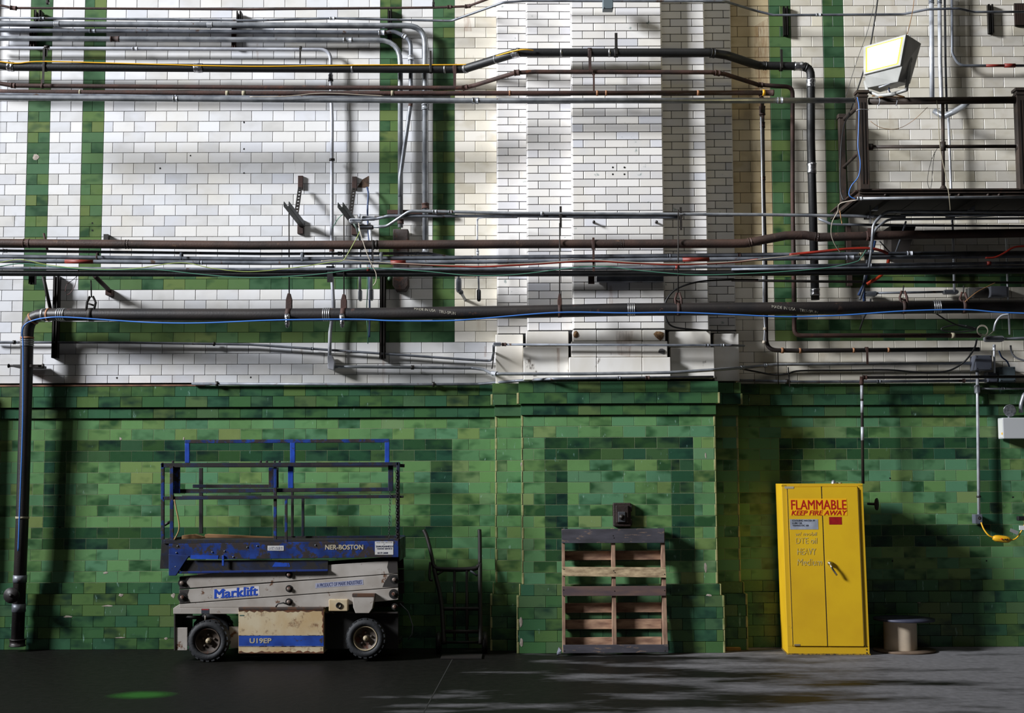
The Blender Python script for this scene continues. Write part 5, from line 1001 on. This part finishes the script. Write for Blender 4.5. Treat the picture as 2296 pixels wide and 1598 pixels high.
for nm,poly in (('grease_patch',[(237,545),(318,540),(300,600),(330,650),(237,660)]),('grease_patch',[(237,432),(330,428),(290,480),(330,528),(237,534)]),('grease_patch',[(2112,410),(2040,414),(2000,470),(1980,520),(2112,520)]),('grease_patch',[(2108,292),(2030,296),(2020,350),(2035,400),(2110,400)])):
    pr(nm,poly[::-1] if False else poly,Yl+.0085,Yl+.0105,GRP,bevel=0)
BT=mat('print_blue',(24,66,168),.5)
arm2=lift
st=pr('name_sticker',[(532,622),(925,592),(920,512),(530,545)],Yl+.0088,Yl+.011,mat('sticker_white',(196,192,196),.5),bevel=0)
text('Marklift',BT,st,fl3(540,617,Yl+.0078,.072),width=368*kk,height=76*kk,bold=.03)
# slab serifs of the name
SF=MB(); base=fl3(540,617,Yl+.0078,.072)
for (u0,u1,v0,v1) in ((-4,32,0,9),(52,92,0,9),(-4,20,58,68),(70,92,58,68),(96,120,0,0),(137,150,0,8),(152,186,0,8),(150,164,43,51),(196,226,0,8),(232,262,0,8),(196,212,66,74),(264,300,0,8),(262,280,66,74),(296,324,0,8),(294,310,43,51),(322,350,0,8)):
    if v1>v0:
        SF.add([base(u0*kk,v0*kk,0),base(u1*kk,v0*kk,0),base(u1*kk,v1*kk,0),base(u0*kk,v1*kk,0)],[(0,1,2,3)])
SF.build('serifs',BT,st)
s2=pr('maker_sticker',[(1404,530),(1816,500),(1812,456),(1404,488)],Yl+.0088,Yl+.011,mat('sticker_lilac',(150,152,172),.5),bevel=0)
text('A PRODUCT OF MARK INDUSTRIES',mat('print_grey_blue',(44,60,110),.5),s2,fl3(1418,523,Yl+.0078,.078),width=385*kk,height=32*kk)
s3=bx('warning_plate',427,705,493,746,Yl-.002,Yl+.001,mat('plate_ink',(50,52,62),.5),bevel=0); bx('plate_head',430,707,490,716,Yl-.0026,Yl,mat('plate_red',(150,50,50),.5),s3,bevel=0)
# control box and hopper
cb=bx('control_box',1526,622,1688,722,Yl-.05,Yl+.06,Wr,bevel=.006); MB().lathe(A(1606,676,Yl-.05),(0,-1,0),[(0,26*kk),(.01,26*kk),(.01,16*kk),(-.01,14*kk),(-.01,0)],16).build('port',GRS,cb)
hop=pr('hopper',[(1755,740),(1872,740),(1900,700),(1922,580),(1728,580),(1735,690)],Yl-.05,Yl+.05,Wp,bevel=.005); bx('hopper_lid',1726,572,1922,600,Yl-.054,Yl+.055,mat('lid_dark',(60,48,42)),hop)
MB().tube([A(1065,690,Yl-.03),A(1085,662,Yl-.03),A(1130,655,Yl-.03),A(1170,668,Yl-.03)],.007,6).build('hose',GRS,lift)
MB().tube([A(2130,660,Yl+.3),A(2200,730,Yl+.3),A(2240,850,Yl+.3),A(2235,920,Yl+.3),A(2200,970,Yl+.3)],.006,6).build('wire_loop',GALVD,lift)
# wheels
TY=mat('tyre',(30,32,36),.7,c2=(22,24,28),vs=8,bump=.5); RM=mat('rim_grey',(96,88,80),.6,c2=(60,52,46),vs=8,rust=.4); RL=mat('rim_lip',(156,142,116),.5,rust=.36,rc=(80,60,44)); RR=mat('rim_rusty',(66,54,44),.7,c2=(46,38,32),vs=8,rust=.4)
def wheel(u,v,r,Y,rmt,lip,d=1):
    c=A(u,v,Y); R=r*mpp(460,1430,Y); c.z=max(c.z,R); w=.15
    t=MB().lathe(c,(0,d,0),[(.03,R*.62),(.006,R*.66),(0,R*.8),(.012,R*.93),(.035,R*.99),(.06,R),(w-.06,R),(w-.03,R*.98),(w,R*.8),(w,R*.5)],40)
    for i in range(22):
        th=2*math.pi*i/22; 
        for rr_,dd_,yy in ((.985,.03,.012),(.985,.03,.10)):
            e=Matrix.Rotation(th,3,'Y'); vs=[]
            for sx in (-.014,.014):
                for sy in (0,.038):
                    for sz in (-.02,.003): vs.append(c+Vector((0,yy*d,0))+e@Vector((sx,sy*d,R*.975+sz)))
            t.add(vs,[(0,1,3,2),(4,6,7,5),(0,4,5,1),(2,3,7,6),(0,2,6,4),(1,5,7,3)],0)
    o=t.build('wheel',TY,lift)
    MB().lathe(c,(0,d,0),[(.022,R*.62),(.018,R*.6),(.03,R*.56),(.055,R*.5),(.06,R*.2),(.05,R*.14)],30).build('rim',rmt,o)
    MB().lathe(c,(0,d,0),[(.03,R*.63),(.012,R*.61),(.014,R*.575),(.04,R*.55)],30).build('rim_lip',lip,o)
    MB().lathe(c,(0,d,0),[(.052,R*.14),(.022,R*.12),(.02,R*.07),(.012,0)],12).build('hub_cap',RL,o)
    for i in range(5):
        th=2*math.pi*i/5+.3; MB().lathe(c+Vector((math.cos(th)*R*.3,.055*d,math.sin(th)*R*.3)),(0,-d,0),[(0,.012),(.012,.011),(.012,0)],6).build('lug_nut',RR,o)
wheel(478,985,46,Yl-.06,RR,RR); wheel(1832,963,44.5,Yl-.06,RM,RL); wheel(515,900,45,Yk-.12,RR,RR); wheel(1850,900,44,Yk-.12,RR,RR)
# deck
dk=bx('deck_floor',150,128,2118,150,Yl+.02,Yk+.02,DKR)
pr('deck_beam',[(155,258),(640,280),(2120,262),(2120,120),(155,148)],Yl-.03,Yl+.01,Bp); pr('deck_lip',[(110,148),(2122,122),(2122,104),(1100,112),(110,112)],Yl-.022,Yl+.02,Bd)
pr('deck_beam',[(155,258),(2120,262),(2120,104),(155,118)],Yk-.02,Yk+.02,Bd)
pr('slide_channel',[(250,405),(1515,380),(1515,290),(230,290)],Yl-.005,Yl+.03,Bd); pr('channel_flange',[(235,403),(1516,382),(1516,366),(235,384)],Yl-.03,Yl+.01,mat('flange_blue',(20,42,104),.45,rust=.4,rc=(24,24,34)))
pr('corner_bracket',[(155,420),(215,420),(300,290),(330,250),(155,235)],Yl-.036,Yl-.0,mat('bracket_blue',(26,52,112),.45,c2=(20,38,84),vs=6,rust=.38,rc=(28,26,34),rs=14))
pr('bright_patch',[(340,276),(575,280),(580,246),(345,242)],Yl-.033,Yl-.03,Bb,bevel=0); pr('bright_patch',[(1035,345),(1190,345),(1180,312),(1060,306)],Yl-.0065,Yl-.005,Bb,bevel=0)
bx('latch_tab',612,245,630,335,Yl-.045,Yl-.03,Bb)
pr('side_plate',[(72,362),(155,362),(155,110),(88,110)],Yl-.01,Yl+.02,Bd); pr('end_beam',[(88,300),(118,300),(118,110),(88,110)],Yl+.02,Yk,Bd); bx('end_beam',2085,110,2125,300,Yl+.01,Yk,Bd)
k1=bx('sticker',1000,163,1138,205,Yl-.0325,Yl-.03,mat('sticker_cream',(190,188,186),.5),bevel=0); INK=mat('ink_navy',(30,34,66),.6)
text('YOUR SAFETY RULES',INK,k1,fl3(1008,180,Yl-.0335),width=120*kk,height=10*kk,bold=.02) if False else None
for (v,h_) in ((176,6),(190,9)): bx('print_line',1010,v-h_/2,1128,v+h_/2,Yl-.0335,Yl-.032,mat('ink_soft',(70,72,96),.6,rust=.5,rc=(180,178,176),rs=60),k1,bevel=0)
k2=bx('sticker',1919,127,2076,240,Yl-.0325,Yl-.03,mat('sticker_cream',(190,188,186)),bevel=0)
text('SOLD AND SERVICED',INK,k2,fl3(1928,142,Yl-.0335),width=138*kk,height=8*kk); text('BY',INK,k2,fl3(1990,156,Yl-.0335),width=12*kk,height=7*kk)
text('SHAUGHNESSY',INK,k2,fl3(1924,178,Yl-.0335),width=148*kk,height=14*kk,bold=.02); text('CRANE SERVICE',INK,k2,fl3(1932,196,Yl-.0335),width=132*kk,height=11*kk,bold=.02); text('617-268',INK,k2,fl3(1938,233,Yl-.0335),width=88*kk,height=13*kk,bold=.03)
text('NER-BOSTON',STC,dk,fl3(1490,198,Yl-.0325),width=325*kk,height=40*kk,bold=.03)
for (u,v) in ((212,225),(222,168),(520,220),(625,212),(820,178),(905,168),(205,345),(700,262),(1405,160)): 
    MB().lathe(A(u,v,Yl-.032),(0,-1,0),[(0,7*kk),(.004,6*kk),(.006,0)],8).build('bolt',GALVD,dk)
# boards lying on the deck
for poly,y0,y1 in (([(230,112),(410,108),(405,96),(330,73),(232,82)],Yl+.12,Yl+.25),([(385,110),(1000,110),(1000,103),(395,78)],Yl+.3,Yl+.42)):
    MB().prism([(A(u,v).x,A(u,v).z) for u,v in poly],y0,y1).build('wood_board',mat('board_wood',(150,112,70),.8,c2=(120,86,54),vs=7,stretch=(.3,1,3)),None,('short thick' if y0<Yl+.2 else 'long thin')+' wooden board lying on the deck of the scissor lift','board',bevel=.003)
# guard rails
def rail(name,u0,v0,u1,v1,Y,th,mt,d=None): bx(name,u0,v0,u1,v1,Y,Y+(d or th),mt,lift,A1,.003)
def railp(name,poly,Y,d,mt): pr(name,poly,Y,Y+d,mt,lift,A1,.003)
Yr=Yl-.01
railp('guard_rail',[(85,348),(2190,330),(2190,300),(85,308)],Yr,.035,Bd); railp('guard_rail',[(100,635),(2180,618),(2180,590),(100,604)],Yr,.03,Bd)
railp('guard_rail',[(285,132),(2105,125),(2105,92),(285,102)],Yr+.05,.04,Bp); railp('guard_rail',[(155,577),(2130,558),(2130,525),(155,540)],Yr+.05,.035,Bd)
rail('guard_rail',250,500,985,532,Yl+.5,.035,Bd)
for (u0,v0,u1,v1,Y,mt,d) in ((285,132,325,306,Yr+.05,Bb,.035),(1222,125,1266,306,Yr+.05,Bb,.035),(1203,306,1250,530,Yr+.05,Bb,.035),(2066,122,2106,304,Yr+.05,Bb,.035),(2096,325,2140,558,Yr+.04,Bd,.035),
    (84,308,112,990,Yr,Bp,.03),(165,335,196,1160,Yr-.01,Bp,.03),(195,340,250,578,Yr+.02,Bp,.012),(120,345,152,508,Yr+.3,GRS,.05),(266,345,300,960,Yk-.05,GRS,.03),
    (988,345,1030,530,Yr+.3,Bp,.02),(1032,345,1070,530,Yr+.33,Bd,.03),(1080,345,1107,1000,Yr+.02,Bp,.025),(1125,300,1148,990,Yk-.03,GRS,.025),(1185,625,1208,1085,Yr-.015,Bp,.022),(1228,625,1252,985,Yk-.06,Bd,.025),(2174,300,2202,1010,Yr,Bd,.03)):
    rail('rail_post',u0,v0,u1,v1,Y,.03,mt,d)
rail('guard_rail',85,308,2190,340,Yk-.03,.03,GRS); rail('guard_rail',100,604,2180,626,Yk-.03,.025,GRS)
for (u,v) in ((85,320),(2178,315)): MB().tube([A1(u+12,v,Yr+.02),A1(u+12,v,Yk)],.018,8).build('end_rail',Bd,lift)
for (u,v) in ((100,615),(2185,605)): MB().tube([A1(u,v,Yr+.02),A1(u,v,Yk)],.015,8).build('end_rail',Bd,lift)
MB().tube([A1(112,860,Yr+.1),A1(165,828,Yr+.1)],.014,6).build('brace',GRS,lift)
for u in (188,968,1022,1092,1135): 
    rail('lug',u-10,285,u+8,310,Yr+.01,.02,GRS)
def chain(u0,v0,u1,v1,Y):
    n=int((v1-v0)/26); m=MB()
    for i in range(n):
        t=i/n; u=u0+(u1-u0)*t; v=v0+(v1-v0)*t; c=A1(u,v+13,Y); l=16*kk; w=7*kk; pts=[]
        for j in range(9):
            th=2*math.pi*j/8; pts.append(c+Vector((math.cos(th)*w if i%2==0 else 0,math.cos(th)*w if i%2 else 0,math.sin(th)*l)))
        m.tube(pts,2.2*kk,4,cap=False)
    m.build('chain',mat('chain_dark',(60,58,62),.45,.7),lift)
chain(2118,560,2106,985,Yr-.005); chain(2170,370,2172,970,Yr-.005)
cable('control_cable',None,[(391,1120,Yl-.02),(395,1140,Yl-.03),(401,1170,Yl-.04),(401,1188,Yl-.04),(394,1204,Yl-.03),(391,1209,Yl-.02)],1.7,mat('cable_brass',(150,120,76),.5),Yl-.03,parent=lift)
# ---------------------------------------------------------------- hand truck
ht=thing('hand_truck','old black hand truck standing in the shadow between scissor lift and pilaster','hand truck',G(1020,1466))
def Hh(u,v,Y): return P(900+u/4.7,1160+v/4.7,Y)
DB=mat('truck_black',(24,22,21),.6,.2,c2=(34,28,25),vs=6)
def Yt(v): return -.17-.42*(v-130)/1200
def st_(name,pts,r,mt=DB,ro=None): 
    return MB().tube(smooth([Hh(u,v,Yt(v)) for u,v in pts],4),r,8).build(name,mt,ht)
st_('side_beam',[(345,540),(372,660),(400,770),(425,930),(440,1150),(450,1330)],.021); st_('side_beam',[(828,480),(828,700),(830,1000),(836,1330)],.021)
st_('handle',[(235,132),(262,185),(290,280),(318,400),(345,545)],.018); st_('handle',[(822,128),(826,200),(828,360),(828,490)],.019)
st_('handle_hook',[(305,470),(298,560),(300,650),(330,660)],.012)
st_('cross_bar',[(345,505),(380,540),(600,548),(780,535),(815,505)],.022); st_('cross_bar',[(425,960),(630,960),(832,960)],.018); st_('cross_bar',[(440,1200),(836,1200)],.018)
st_('gusset',[(360,612),(440,562)],.01); st_('gusset',[(690,530),(800,612)],.011,GALVD)
for u in (560,690): st_('slat',[(u,545),(u,1290)],.014)
MB().box(Hh(430,1,-.6).x,Hh(850,1,-.6).x,-.86,-.58,.004,.014).build('toe_plate',DB,ht)
for u in (395,880):
    c=Hh(u,1300,-.42); c.z=.1; MB().lathe(c,(1,0,0),[(-.025,.03),(-.025,.085),(-.012,.1),(.012,.1),(.025,.085),(.025,.03),(.03,.0)],24).build('wheel',GRS,ht)
MB().tube([Vector((Hh(385,1,-.42).x,-.42,.1)),Vector((Hh(890,1,-.42).x,-.42,.1))],.012,8).build('axle',DB,ht)
st_('wheel_bracket',[(440,1180),(430,1300)],.014)
